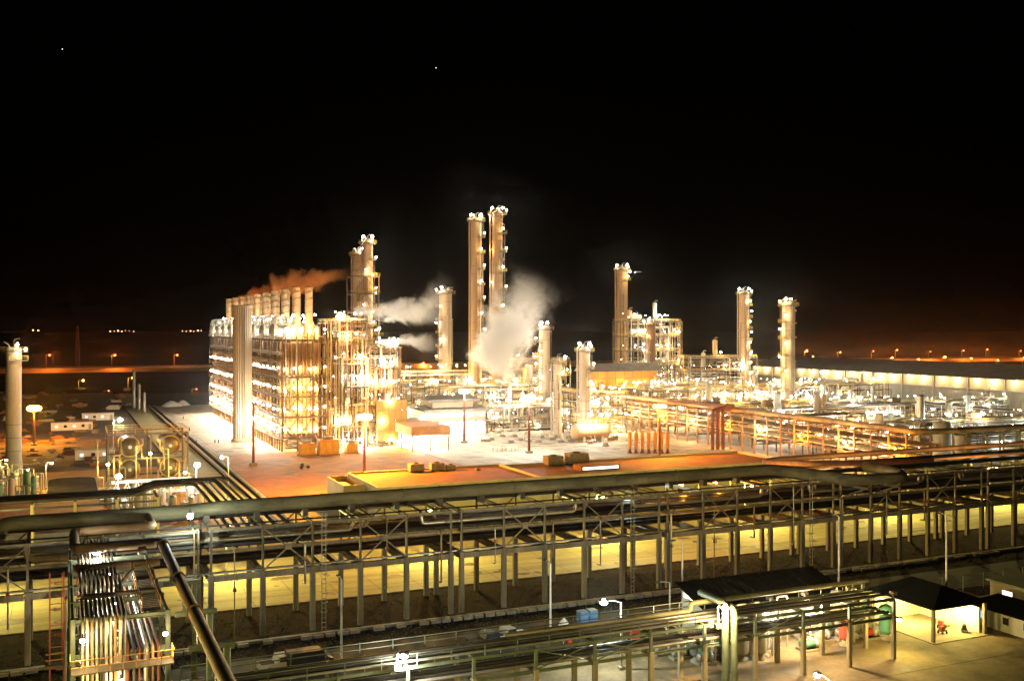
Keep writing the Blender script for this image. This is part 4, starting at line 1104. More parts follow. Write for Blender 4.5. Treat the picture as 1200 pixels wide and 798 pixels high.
# row of orange upright filters
for k in range(7):
    p = gp(738 + k * 7.4, 531)
    t = thing('filter_vessel', f'slim orange lit upright filter, {ORD[k]} from the left in the row beside the yard', 'vessel', 'row of upright filters beside the yard', (p.x, p.y, 0))
    MB().drum((0, 0, 1.4), (0, 0, 6.2), .55, 14).build('shell', 'orange_paint', t)
    MB().lathe([(.75, .05), (.75, .3), (.4, .5), (.4, 1.2)], (0, 0, 0), 14).build('skirt', 'rust_pipe', t)
    MB().tube([(0, 0, 6.5), (0, 0, 7.0), (0, 2, 7.0)], .14, 8, bend=.3).build('nozzle', 'tan_pipe', t)
for k in range(9):
    p = gp(574 + k * 3.6 + (k * 7 % 3), 527 + (k * 5 % 3))
    t = thing('barrel', f'small white barrel in the open central yard, {ORD[k]} from the left of the row', 'barrel', 'white barrels in the central yard', (p.x, p.y, .06))
    MB().lathe([(.001, 0), (.42, 0), (.42, 1.1), (.001, 1.1)], (0, 0, 0), 14, False).build('drum', 'white_paint', t)
    for z in (.35, .75): MB().lathe([(.42, z), (.46, z), (.46, z + .06), (.42, z + .06)], (0, 0, 0), 14, False).build('hoop', 'white_paint', t)
# small exchangers and pumps scattered along the plant front
for k in range(26):
    u = 566 + k * 6.2 + RP.uniform(-3, 3); p = gp(u, RP.uniform(507, 519) + max(0, (u - 640) * .06))
    if 112 < p.x < 183:
        wh = f'{"grey metal" if k % 2 else "tan"} pump skid in the {"left" if k < 9 else ("middle" if k < 17 else "right")} part of the central yard edge'
        t = thing('pump_set', wh, 'pump', wh.replace('skid', 'skids'), (p.x, p.y, .06))
        MB().box(-1.1, 1.1, -.5, .5, 0, .25).build('skid', 'concrete', t)
        MB().drum((-.9, 0, .75), (.1, 0, .75), .42, 10).build('motor', 'galvanised' if k % 2 else 'cladding', t)
        MB().lathe([(.2, .25), (.55, .35), (.55, .65), (.2, .75)], (0, 0, .75), 12, True, 'x').build('casing', 'galvanised', t)
        MB().tube([(.5, 0, 1.1), (.5, 0, 2.4), (.5, 1.8, 2.4)], .13, 8, bend=.3).build('discharge_pipe', 'bright_pipe', t)
# orange box-shaped machines before the nearest furnace
for k, (x, y, sx, sy, h, lab) in enumerate(((66.5, 300, 2.2, 1.7, 3.6, 'left orange lit machine box before the nearest furnace'), (72.6, 299, 2.9, 2.0, 4.6, 'larger orange lit machine box before the nearest furnace'), (80, 300, 1.6, 1.5, 3.0, 'small orange machine box right of the larger one'))):
    t = thing('machine_enclosure', lab, 'machine', None, (x, y, .05))
    MB().box(-sx, sx, -sy, sy, .4, h).build('casing', 'orange_paint', t)
    MB().box(-sx - .3, sx + .3, -sy - .3, sy + .3, 0, .4).build('plinth', 'concrete', t)
    for j in range(3): MB().box(-sx + .3 + j * sx * .64, -sx + .3 + j * sx * .64 + sx * .5, -sy - .05, -sy, 1.0, h - .7).build('panel', 'yellow_paint', t)
    MB().drum((-sx * .5, 0, h + .5), (sx * .5, 0, h + .5), .5, 10).build('silencer', 'galvanised', t)
# dark small trolley on the tan pavement
p = gp(357, 549)
t = thing('hand_cart', 'small dark cart left on the orange lit pavement', 'cart', None, (p.x, p.y, .05))
MB().box(-1.3, 1.3, -.5, .5, .45, .6).build('bed', 'black_paint', t)
MB().box(-1.2, -.3, -.45, .45, .6, 1.5).build('load', 'black_paint', t)
MB().tube([(1.3, 0, .5), (1.8, 0, 1.1), (1.8, .4, 1.1)], .05, 6, bend=.1).build('handle', 'steel', t)
for x in (-.9, .9):
    for y in (-.55, .55): MB().lathe([(.05, y - .06), (.4, y - .06), (.4, y + .06), (.05, y + .06)], (x, 0, .4), 12, False, 'y').build('wheel', 'rubber', t)
# bollards on the furnace pavement
for u, v in ((252, 519), (256, 519), (215, 491), (222, 505), (230, 520)):
    p = gp(u, v)
    tag(MB().lathe([(.18, .05), (.18, 1.0), (.1, 1.2), (.001, 1.22)], (p.x, p.y, 0), 10).build('bollard', 'dark_steel'), 'small dark bollard on the white pavement left of the furnaces', 'bollard', 'bollards left of the furnaces')

# ------------------------------------------------------------------ buildings
def windows(t, face, xs, y, z0, z1, w, m, depth=.08):
    # window panes set into a wall that faces -Y ('y') or -X ('x')
    for x in xs:
        if face == 'y':
            o = MB().box(x, x + w, y - .04, y + .02, z0, z1).build('window', m, t)
            f = MB(); f.box(x - .1, x, y - .1, y, z0 - .1, z1 + .1); f.box(x + w, x + w + .1, y - .1, y, z0 - .1, z1 + .1); f.box(x, x + w, y - .1, y, z1, z1 + .1); f.box(x, x + w, y - .14, y, z0 - .1, z0)
            f.box(x + w / 2 - .04, x + w / 2 + .04, y - .08, y - .045, z0, z1)
            f.build('frame', 'white_paint', o)
        else:
            o = MB().box(y - .04, y + .02, x, x + w, z0, z1).build('window', m, t)
            f = MB(); f.box(y - .1, y, x - .1, x, z0 - .1, z1 + .1); f.box(y - .1, y, x + w, x + w + .1, z0 - .1, z1 + .1); f.box(y - .1, y, x, x + w, z1, z1 + .1); f.box(y - .14, y, x, x + w, z0 - .1, z0)
            f.build('frame', 'white_paint', o)
# long low building with brown flat roof
t = thing('substation_building', 'long low building with a flat brown roof behind the long rack', 'building')
MB().box(57, 93, 194, 217, 0, 5.6).build('wall', 'cream_wall', t)
MB().box(93.01, 160, 196, 217, 0, 5.2).build('wall', 'cream_wall', t)
rf = MB(); rf.box(57.3, 92.7, 194.3, 216.7, 5.6, 5.75); r1 = rf.build('roof', 'roof_brown', t)
rf = MB(); rf.box(93.31, 159.7, 196.3, 216.7, 5.2, 5.35); r2 = rf.build('roof', 'roof_brown', t)
def parapet(x0, x1, y0, y1, z0, z1, par, w=.3):
    p = MB(); p.box(x0, x1, y0, y0 + w, z0, z1); p.box(x0, x1, y1 - w, y1, z0, z1); p.box(x0, x0 + w, y0 + w, y1 - w, z0, z1); p.box(x1 - w, x1, y0 + w, y1 - w, z0, z1)
    p.build('parapet', 'cream_wall', par)
parapet(57, 93, 194, 217, 5.602, 6.2, t); parapet(93.01, 160, 196, 217, 5.202, 5.9, t)
MB().box(52.5, 56.99, 203, 217, 0, 4.4).build('annex', 'cream_wall', t)
parapet(52.5, 56.99, 203, 217, 4.402, 5.6, t)
windows(t, 'y', [60 + i * 5.2 for i in range(6)], 194, 2.6, 4.2, 1.4, 'lit_window')
windows(t, 'y', [97 + i * 4.6 for i in range(13)], 196, 2.6, 4.0, 1.2, 'lit_window')
for x in (70, 110, 128): MB().box(x, x + 1.3, 193.9 if x < 93 else 195.9, 194.02 if x < 93 else 196.02, 0.1, 2.3).build('door', 'rust_pipe', t)
for k, (u, v, s) in enumerate(((478, 549, 1.6), (503, 548, 1.5), (528, 551, 1.0), (648, 545, 2.0), (666, 541, 2.4), (682, 543, 1.4), (560, 553, .5))):
    zr = 5.76 if k < 3 else 5.36
    p = gp(u, v, zr)
    a = thing('air_conditioner', f'boxy air conditioning unit on the brown roof, number {("one","two","three","four","five","six","seven")[k]} from the left', 'air conditioner', None, (p.x, min(p.y, 215), zr))
    MB().box(-s, s, -s * .7, s * .7, .25, .25 + s * 1.0).build('casing', 'rubble', a)
    MB().lathe([(s * .45, .25 + s), (s * .45, .45 + s), (s * .38, .45 + s), (s * .38, .3 + s)], (0, 0, 0), 12).build('fan_ring', 'dark_steel', a)
    for x in (-s * .8, s * .8): MB().box(x - .1, x + .1, -s * .6, s * .6, 0, .25).build('foot', 'dark_steel', a)
t = thing('roof_hatch', 'long pale skylight box on the brown roof near the middle', 'skylight', None, (112, 205, 5.36))
MB().box(-5, 5, -2, 2, 0, 1.2).build('box', 'roof_brown', t); MB().box(-4.6, 4.6, -2.06, -2.0, .3, .9).build('pane', 'lit_window', t)
# orange-roofed canopy
t = thing('canopy_shed', 'canopy with a deep orange fascia beside the yellow lit mast', 'canopy', None, (0, 0, 0))
MB().box(97, 109.5, 294, 316, 5.0, 7.5).build('fascia', 'roof_orange', t)
MB().box(97.4, 109.1, 294.4, 315.6, 7.5, 7.6).build('roof', 'roof_brown', t)
for x in (97.4, 103.2, 109.1):
    for y in (294.4, 305, 315.6): MB().post(x, y, 0, 5.0, .35).build('post', 'steel', t)
MB().box(98.2, 108.2, 300, 315, 0, 4.7).build('inner_wall', 'white_paint', t)
for x in (100, 106): plat_lamp((x, 296.5, 4.2), 'white', PW['plat'] * 1.3, 'lamp under the orange-roofed canopy', 'lamps under the orange-roofed canopy', .5, (0, -.4, -.8), parent=t)
# compressor house
t = thing('compressor_house', 'white compressor house with stepped corrugated roofs behind the yard', 'building')
MB().box(114, 136, 330, 350, 0, 9.0).build('wall', 'white_cladding', t)
for k, (z, i) in enumerate(((9.0, 0), (12.2, 2.5))):
    r = MB(); n = 22
    x0, x1, y0, y1 = 113 + i, 137 - i, 329 + i, 351 - i
    for j in range(n):
        xa = x0 + (x1 - x0) * j / n; xm = xa + (x1 - x0) / n * .5
        r.beam((xm, y0, z + .55), (xm, (y0 + y1) / 2, z + 1.6), (x1 - x0) / n * .6, .25)
        r.beam((xm, (y0 + y1) / 2, z + 1.6), (xm, y1, z + .55), (x1 - x0) / n * .6, .25)
    r._add([(x0, y0, z + .5), (x1, y0, z + .5), (x1, (y0 + y1) / 2, z + 1.55), (x0, (y0 + y1) / 2, z + 1.55), (x1, y1, z + .5), (x0, y1, z + .5)], [(0, 1, 2, 3), (3, 2, 4, 5)])
    r.box(x0, x1, y0 - .12, y0, z - .2, z + .7)
    r.build('roof', 'roof_grey', t)
MB().box(117.5, 132.5, 333, 347, 9.0, 12.2).build('clerestory_wall', 'cladding', t)
for i in range(5): MB().box(116 + i * 4, 118.6 + i * 4, 329.94, 330.02, .2, 4.2).build('door', 'grey_wall', t)
MB().box(113.6, 136.4, 329.0, 330, 5.2, 5.6).build('canopy', 'roof_grey', t)
for x in (118, 125, 132): plat_lamp((x, 328.6, 4.6), 'white', PW['plat'], 'lamp over the doors of the white compressor house', 'lamps over the compressor house doors', .5, (0, -.7, -.5), parent=t)
plat_lamp((112.4, 331, 7), 'white', PW['plat'] * 1.4, 'lamp on the left wall of the white compressor house', None, .6, (-.9, -.6, -.5), parent=t)
# white block shed left of the compressor house
t = thing('block_shed', 'small white block shed left of the compressor house', 'building')
MB().box(100, 111, 322, 334, 0, 6.5).build('wall', 'white_paint', t); MB().box(99.7, 111.3, 321.7, 334.3, 6.5, 6.8).build('roof', 'roof_grey', t)
MB().box(103, 105.2, 321.94, 322.02, .1, 2.6).build('door', 'grey_wall', t)
# yellow lit cooler building
p = at(690, 436, 430); q = at(772, 436, 430)
t = thing('cooler_building', 'yellow lit fin-fan cooler bank behind the orange rack', 'building', None, (p.x, p.y, 0))
L = 34
MB().box(0, L, 0, 9, 12.5, 19.2).build('plenum', 'yellow_cladding', t)
for i in range(8):
    MB().box(i * L / 8 + .1, i * L / 8 + .4, -.15, 0, 12.5, 19.2).build('rib', 'roof_orange', t)
MB().box(-.3, L + .3, -.3, 9.3, 16.2, 16.5).build('ledge', 'roof_orange', t)
for i in range(5):
    for y in (.6, 8.4): MB().post(.6 + i * (L - 1.2) / 4, y, 0, 12.5, .45).build('post', 'steel', t)
g_ = MB(); g_._add([(-2, -1, 19.2), (L + 2, -1, 19.2), (L + 2, 4.5, 22.5), (-2, 4.5, 22.5), (L + 2, 10, 19.2), (-2, 10, 19.2)], [(0, 1, 2, 3), (3, 2, 4, 5), (0, 3, 5), (1, 4, 2)])
g_.build('roof', 'roof_grey', t)
for i in range(3): plat_lamp((p.x + 5 + i * 11, p.y - 2.4, 14), 'sodium', PW['plat'] * .7, 'amber lamp before the yellow cooler bank', 'amber lamps before the yellow cooler bank', .5, (0, -1, .5), parent=t)
# yellow panel wall right of the furnaces
t = thing('panel_wall', 'yellow lit panelled wall behind the glaring sodium mast', 'wall', None, (0, 0, 0))
for i in range(5):
    for k in range(4):
        MB().box(91 + i * 2.0 + .04, 93 + i * 2.0 - .04, 310.4, 310.7, 2 + k * 3.2 + .04, 5.2 + k * 3.2 - .04).build('panel', 'yellow_cladding', t)
for i in range(6): MB().box(90.9 + i * 2.0, 91.1 + i * 2.0, 310.75, 311.0, 0, 15).build('post', 'steel', t)
# long pale wall behind the columns
t = thing('pipe_shed', 'long low pale shed behind the steam cloud', 'building', None, (0, 0, 0))
MB().box(128, 205, 438, 450, 0, 13.5).build('wall', 'pale_concrete', t)
rr_ = MB(); rr_._add([(127, 437, 13.4), (206, 437, 13.4), (206, 444, 16.5), (127, 444, 16.5), (206, 451, 13.4), (127, 451, 13.4)], [(0, 1, 2, 3), (3, 2, 4, 5), (0, 3, 5), (1, 4, 2)])
rr_.build('roof', 'roof_grey', t)
# warehouse at right
t = thing('warehouse', 'very long warehouse with a lit white band under the eaves at right', 'warehouse')
WX = 380.0
for i in range(12):
    y0 = 262 + i * 20
    MB().box(WX, WX + 40, y0 + .05, y0 + 19.95, 0, 10.1).build('wall_panel', 'grey_wall', t)
    MB().box(WX + .3, WX + 40, y0 + .6, y0 + 19.4, 10.1, 15.2).build('cladding_band', 'eave_paint', t)
    MB().post(WX - .2, y0, 0, 15.2, .6).build('pilaster', 'pale_concrete', t)
    b = MB(); b.beam((WX - .5, y0 + 10, 14.6), (WX + .4, y0 + 10, 14.8), .12)
    b.build('lamp_bracket', 'steel', t)
    plat_lamp((WX - .9, y0 + 6, 14.3), 'warm', PW['eave'], 'lamp under the eaves of the long warehouse', 'lamps along the warehouse eaves', .55, (-.5, 0, -.5), parent=t)
    plat_lamp((WX - .9, y0 + 15, 14.3), 'warm', PW['eave'] * .6, 'lamp under the eaves of the long warehouse', 'lamps along the warehouse eaves', .5, (-.5, 0, -.5), parent=t)
w_ = MB(); w_._add([(WX - 1.2, 260, 15.2), (WX - 1.2, 504, 15.2), (WX + 22, 504, 21), (WX + 22, 260, 21), (WX + 45, 504, 15.2), (WX + 45, 260, 15.2)], [(0, 3, 2, 1), (3, 5, 4, 2), (0, 5, 3), (1, 2, 4)])
w_.build('roof', 'roof_grey', t)
MB().box(WX - .25, WX + .02, 262, 500, 9.9, 10.3).build('ledge', 'pale_concrete', t)
# tanks at right
for k, (u, v, r, h) in enumerate(((1056, 510, 2.2, 9), (1080, 513, 2.0, 8), (1104, 516, 2.6, 9.5), (1128, 520, 2.1, 8.5), (1042, 505, 1.6, 8))):
    p = gp(u, v + 18)
    t = thing('storage_tank', f'upright pale tank, {("second","third","fourth","fifth","first")[k]} from the left before the warehouse', 'tank', None, (p.x, p.y, 0))
    MB().lathe([(r + .2, .05), (r + .2, .5), (r, .5), (r, h), (r * .6, h + .6), (.001, h + .9)], (0, 0, 0), 20).build('shell', 'white_cladding', t)
    MB().rail([(math.cos(a * .785) * r, math.sin(a * .785) * r, h) for a in range(8)], 1.0, 3, .06, True).build('railing', 'yellow_paint', t)
    MB().ladder((0, -r - .2, .2), h + 1, 'x', .5, False).build('ladder', 'steel', t)

# ------------------------------------------------------------------ left yard: stacked drums, pump bays, cabins
t = thing('drum_frame', 'steel frame holding four big drums beside the plant road', 'frame', None, (0, 0, 0))
for x in (10.2, 19.6, 28.0):
    for y in (256.5, 268.0): MB().beam((x, y, 0), (x, y, 12.6), .35).build('post', 'steel', t)
for z in (1.5, 6.7, 12.5):
    for y in (256.5, 268.0): MB().ibeam((10.2, y, z), (28.0, y, z), .25, .4).build('beam', 'steel', t)
MB().rail([(10, 256, 12.6), (28.2, 256, 12.6), (28.2, 268.4, 12.6), (10, 268.4, 12.6)], 1.1, 2, .07, True).build('railing', 'yellow_paint', t)
MB().box(8, 30, 253, 254, 0.05, .6).build('pit_wall', 'kerb_concrete', t)
for nm, x, z in (('upper left', 14.9, 9.5), ('upper right', 24.0, 9.5), ('lower left', 14.9, 4.2), ('lower right', 24.0, 4.2)):
    d = thing('process_drum', f'big dark ended drum seen end on, {nm} of the four', 'drum', None, (x, 257, z))
    MB().drum((0, 0, 0), (0, 10, 0), 2.25, 26, .3).build('shell', 'drum_steel', d)
    MB().lathe([(2.0, -.12), (2.42, -.12), (2.42, .2), (2.0, .2)], (0, 0, 0), 26, False, 'y').build('flange', 'tan_pipe', d)
    MB().cyl((0, -1.2, 0), (0, -.4, 0), .4, 12).build('nozzle', 'galvanised', d)
    for y in (2, 8): MB().box(-1.6, 1.6, y - .2, y + .2, -2.65, -1.4).build('saddle', 'steel', d)
for k in range(9):
    x = 9 + k * 2.4
    tag(MB().tube([(x, 254.5, .3), (x, 254.5, 3 + (k * 37 % 8)), (x + (1.5 if k % 2 else -1.2), 254.5, 3 + (k * 37 % 8)), (x + (1.5 if k % 2 else -1.2), 256, 11.5)], .15, 8, bend=.4).build('process_pipe', ['bright_pipe', 'tan_pipe', 'grey_pipe'][k % 3]), f'{["bright","tan","grey"][k%3]} pipe climbing in front of the four big drums', 'pipe', f'{["bright","tan","grey"][k%3]} pipes before the four drums')
for x, y, z, c in ((19.3, 254.5, 8.0, 'yellow'), (10, 254, 6, 'yellow'), (27, 253, 3.2, 'yellow')):
    plat_lamp((x, y, z), c, PW['plat'] * .5, 'lamp among the four big drums', 'lamps among the four big drums', .5, (0, -.8, -.4), parent=bpy.data.objects['drum_frame'])
CN = dict(galvanised='grey metal', green_paint='green', cladding='pale', tan_pipe='tan', white_cladding='white', bright_pipe='bright metal', red_paint='red', grey_pipe='dull grey')
def bay_of_pumps(x0, x1, y0, y1, n, where, mats):
    for k in range(n):
        x, y = RP.uniform(x0, x1), RP.uniform(y0, y1); mm = RP.choice(mats); h = RP.uniform(1.5, 4.5)
        if RP.random() < .5:
            r = RP.uniform(.4, .9)
            sw = ('slim' if r < .55 else ('stout' if r > .75 else 'plain')) + (' tall' if h > 3 else ' short')
            t = thing('filter_vessel', f'{sw} {CN[mm]} upright vessel {where}', 'vessel', f'{sw} {CN[mm]} upright vessels {where}', (x, y, .04))
            MB().drum((0, 0, 1.0), (0, 0, 1.0 + h), r, 12).build('shell', mm, t)
            MB().lathe([(r * .9, 0), (r * .9, .25), (r * .5, .4), (r * .5, 1)], (0, 0, 0), 12).build('skirt', 'concrete', t)
            MB().tube([(0, 0, 1 + h + r * .3), (0, 0, 1.8 + h), (1.5, 0, 1.8 + h), (1.5, 0, .2)], .12, 8, bend=.3).build('pipe', 'bright_pipe', t)
        else:
            t = thing('pump_set', f'{CN[mm]} pump skid with {"tall" if h > 3 else "low"} pipe {where}', 'pump', f'{CN[mm]} pump skids with {"tall" if h > 3 else "low"} pipes {where}', (x, y, .04))
            MB().box(-1.2, 1.2, -.6, .6, 0, .3).build('skid', 'concrete', t)
            MB().drum((-.9, 0, .85), (.1, 0, .85), .45, 10).build('motor', mm, t)
            MB().lathe([(.2, .25), (.6, .35), (.6, .65), (.2, .75)], (0, 0, .85), 12, True, 'x').build('casing', 'galvanised', t)
            MB().tube([(.5, 0, 1.3), (.5, 0, h), (.5, 2.2, h)], .13, 8, bend=.3).build('discharge_pipe', 'bright_pipe', t)
bay_of_pumps(-24, -5, 240, 276, 46, 'in the lit pump yard at far left', ['green_paint', 'galvanised', 'cladding', 'tan_pipe'])
bay_of_pumps(8, 27, 206, 240, 36, 'under white lamps left of the plant road', ['galvanised', 'white_cladding', 'bright_pipe'])
for k in range(12):
    x = RP.uniform(-26, -8); y = RP.uniform(240, 274); z = RP.uniform(2, 5)
    tag(MB().tube([(x, y, .2), (x, y, z), (x + RP.uniform(3, 9), y, z), (x + 5, y + 4, z)], .12, 8, bend=.3).build('process_pipe', RP.choice(['bright_pipe', 'grey_pipe'])), 'bent pipe in the lit pump yard at far left', 'pipe', 'bent pipes in the far left pump yard')
bay_of_pumps(63, 92, 93.8, 100.5, 34, 'between foreground rack and black-roofed shed', ['galvanised', 'white_cladding', 'bright_pipe', 'red_paint', 'green_paint', 'grey_pipe'])
# white lattice pipe bridge under the white lamps
t = thing('truss_bridge', 'white lattice truss bridge between the drums and the near rack', 'truss', None, (0, 0, 0))
f = MB()
for z in (3.4, 5.8):
    for y in (224.0, 226.5): MB().beam((9.5, y, z), (25.5, y, z), .22).build('chord', 'white_paint', t)
for i in range(8):
    x = 9.5 + i * 2
    MB().beam((x, 224, 3.4), (x + 1, 224, 5.8), .14).build('diagonal', 'white_paint', t)
    MB().beam((x + 1, 224, 5.8), (x + 2, 224, 3.4), .14).build('diagonal', 'white_paint', t)
for x in (9.5, 17.5, 25.5):
    for y in (224, 226.5): MB().beam((x, y, 0), (x, y, 3.3), .3).build('post', 'white_paint', t)
street_lamp(10.5, 219.0, 8.0, 'cool', PW['street'] * .9, 'white glaring lamp post left of the lattice bridge', None, (0, -1.2), size=.9)
street_lamp(25.6, 219.0, 9.5, 'white', PW['street'] * 1.4, 'white glaring lamp post right of the lattice bridge', None, (0, -1.2), size=.9)
street_lamp(11.8, 268.5, 15.0, 'cool', PW['street'] * 1.2, 'white lamp post behind the four big drums', None, (1.0, 0), size=.8)
street_lamp(-8, 252, 6, 'yellow', PW['street'] * .5, 'yellowish lamp post in the far left pump yard', None, (1, 0))
street_lamp(-13, 268, 6.5, 'yellow', PW['street'] * .5, 'yellowish lamp post at the foot of the lone column', None, (1, 0))
street_lamp(-3.2, 262, 6, 'yellow', PW['street'] * .6, 'yellowish lamp post between islands in the left yard', None, (1, 0))
street_lamp(34, 232, 9, 'yellow', PW['street'] * .8, 'yellowish lamp post on the plant road near the pipe loops', None, (-1, 0), size=.6)
# site cabins
def cabin(x, y, rz, L, label, lit=True):
    t = thing('site_cabin', label, 'cabin', None, (x, y, .04), rz)
    MB().box(0, L, 0, 3, .3, 3.0).build('wall', 'white_paint', t)
    MB().box(-.2, L + .2, -.2, 3.2, 3.0, 3.2).build('roof', 'white_cladding', t)
    MB().box(.2, L - .2, .3, 2.7, 0, .3).build('skid', 'dark_steel', t)
    k = 0; xx = 1.2
    while xx < L - 2:
        w = MB().box(xx, xx + 1.0, -.05, .01, 1.3, 2.2).build('window', 'lit_window_blue' if k % 2 == 0 else 'glass_dark', t)
        f = MB(); f.box(xx - .08, xx, -.09, 0, 1.22, 2.28); f.box(xx + 1, xx + 1.08, -.09, 0, 1.22, 2.28); f.box(xx, xx + 1, -.09, 0, 2.2, 2.28); f.box(xx, xx + 1, -.09, 0, 1.22, 1.3); f.build('frame', 'galvanised', w)
        xx += 3.0; k += 1
    MB().box(L - 1.4, L - .5, -.05, .01, .35, 2.3).build('door', 'grey_wall', t)
    return t
p = gp(88, 541); cabin(p.x, p.y, 0, 10.5, 'white site cabin with blue lit windows left of the four drums')
p = gp(96, 494); cabin(p.x, p.y, 0, 12, 'distant white cabin in the dim left yard')
p = gp(60, 506); cabin(p.x, p.y, .05, 14, 'dim cabin in the reddish yard beside the lone column')
# stacks of material lying in the dark left yard
for k in range(130):
    u, v = RP.uniform(-20, 152), RP.uniform(457, 546)
    p = gp(u, v)
    if -14 < p.x < 30 and 250 < p.y < 275: continue
    s = RP.uniform(.35, 1.3); mm = RP.choice(['rubble', 'rust_pipe', 'rust_pipe', 'cladding', 'grey_wall', 'brown_cladding', 'roof_brown', 'roof_brown', 'dark_steel'])
    cn = {'rubble': 'tan', 'rust_pipe': 'rusty', 'cladding': 'pale', 'grey_wall': 'grey', 'brown_cladding': 'brown', 'roof_brown': 'dark brown', 'dark_steel': 'black'}[mm]
    t = thing('material_stack', f'{"small" if s < .7 else "big"} {cn} stack of building material in the {"far" if v < 485 else ("middle" if v < 515 else "near")} part of the dim left yard', 'stack', f'{"small" if s < .7 else "big"} {cn} material stacks, {"far" if v < 485 else ("middle" if v < 515 else "near")} left yard', (p.x, p.y, .03), RP.uniform(-.15, .15))
    lay = MB()
    for j in range(RP.randint(2, 4)):
        L = s * RP.uniform(.8, 3.2)
        MB().box(-L, L * RP.uniform(.6, 1), -s * .6 + j * .1, s * .6 - j * .1, j * s * .45, (j + 1) * s * .45 - .06).build('layer', mm, t)
# white sand bags / tarpaulins
for u, v, w in ((201, 476, 5), (214, 475, 3.6)):
    p = gp(u, v); m = MB()
    m.lathe([(w, .03), (w * .9, .6), (w * .55, 1.6), (w * .2, 2.4), (.01, 2.6)], (p.x, p.y, 0), 12)
    tag(m.build('rubble_heap', 'white_paint'), 'pale heap of sand beyond the furnaces, ' + ('left and larger one' if w > 4 else 'right and smaller one'), 'heap')
for k, (u, v, hh) in enumerate(((157, 478, 18), (163, 480, 12), (169, 483, 9))):
    p = gp(u, v)
    tag(MB().lathe([(.8, 0), (.8, hh * .95), (.5, hh), (.001, hh)], (p.x, p.y, 0), 12).build('vent_pipe', 'grey_pipe'), f'upright grey vent pipe at the end of the plant road, {("tallest","middle","shortest")[k]} of three', 'pipe')

# ------------------------------------------------------------------ light masts
p = gp(427, 551, 5.6); mast(p.x, p.y, 17.7, 'sodium', PW['mast'] * 7.5, 'tall mast with a glaring orange lamp in front of the yellow wall', 6, 1.2)
p = gp(620, 531); mast(p.x, p.y, 17.0, 'cool', PW['mast'] * 1.7, 'tall mast with a glaring white lamp over the central yard', 6, 1.1)
p = gp(544, 519); mast(p.x, p.y, 17.0, 'white', PW['mast'] * 1.3, 'mast with a white lamp before the compressor house', 6, 1.1)
p = gp(773, 533, 5.3); mast(p.x, p.y, 17.8, 'sodium', PW['mast'] * 2.6, 'mast with an orange lamp beside the orange lit rack', 6, .8)
p = gp(297, 545); mast(p.x, p.y, 17.0, 'sodium', PW['mast'] * .0 + 10, 'unlit mast standing on the tan pavement left of the furnaces', 0)
p = gp(40, 522); mast(p.x, p.y, 12.0, 'sodium', PW['mast'] * 3.4, 'mast with a glaring orange lamp in the dim left yard', 8, 1.7)
p = gp(886, 492); mast(p.x, p.y, 12.0, 'white', PW['mast'] * .7, 'mast with a bloom of white lamps between the two right columns', 8, 1.5)
p = gp(1130, 475); mast(p.x, p.y, 15.0, 'cool', PW['mast'] * .4, 'mast with a white lamp before the warehouse band', 6, 1.0)
p = gp(966, 470); mast(p.x, p.y, 15.0, 'white', PW['mast'] * .5, 'mast with white lamps at the far end of the warehouse', 6, 1.2)
p = gp(1107, 530); mast(p.x, p.y, 7.5, 'cool', PW['mast'] * .2, 'low mast with a greenish lamp above the thick olive pipe', 4, .6)
p = gp(1192, 505); mast(p.x, p.y, 7.5, 'yellow', PW['mast'] * .3, 'low mast with a yellow lamp at the right edge', 4, .8)
p = gp(690, 528)
# lamps along the main road, behind the rack
for k, x in enumerate((-76, -44, -12, 20, 52, 84, 116, 148, 180, 212)):
    street_lamp(x + 3, 159.2, 8.0, 'yellow', PW['road'], 'pale yellow road lamp beyond the long rack', 'road lamps beyond the long rack', (0, -2.0), size=.4)
for u, v, y, c, lab in ((223, 605, 138.2, 'cool', 'greenish lamp on the rack left of centre'), (732, 572, 138.0, 'cool', 'greenish lamp on the rack under the thick olive pipe'), (798, 568, 138.0, 'sodium', 'left of two amber lamps under the thick olive pipe'), (838, 566, 138.0, 'sodium', 'right of two amber lamps under the thick olive pipe')):
    r = ray(u); d = 124.9 / r[1] if v == 605 else y / r[1]
    P_ = at(u, v, d)
    plat_lamp(P_, c, PW['fore'] * .6, lab, None, .5, (0, -.9, -.3))
# foreground lamps
P_ = at(105, 646, 106.0)
street_lamp(P_.x, P_.y, P_.z, 'white', PW['fore'] * 1.5, 'bright lamp on a post at the top of the crossing rack', None, (.3, -.2), size=.6)
for u, v, y, sz, pw, c, lab in ((465, 767, 87.6, .5, 1.3, 'white', 'bright lamp standing on the low foreground rack at left'), (841, 711, 86.4, .6, 2.4, 'warm', 'glaring lamp on the pair of thick uprights'), (902, 707, 93.0, .4, .6, 'white', 'small lamp left of the glaring one before the black-roofed shed'), (943, 705, 93.0, .6, 2.4, 'warm', 'glaring lamp before the right end of the black-roofed shed'), (1047, 725, 89.0, .4, .5, 'yellow', 'small greenish lamp at the right end of the foreground rack')):
    d = y / ray(u)[1]; q = at(u, v, d)
    t = street_lamp(q.x, q.y, q.z - 7.0, c, PW['fore'] * pw, lab, None, (.25, -.2), size=sz, z0=7.0, name='rack_lamp')
q = at(728, 705, 112)
street_lamp(q.x, q.y, q.z, 'cool', PW['fore'] * 1.5, 'lamp post with a lit white head beside the blue tarpaulins', None, (-1.5, .6), size=.6)
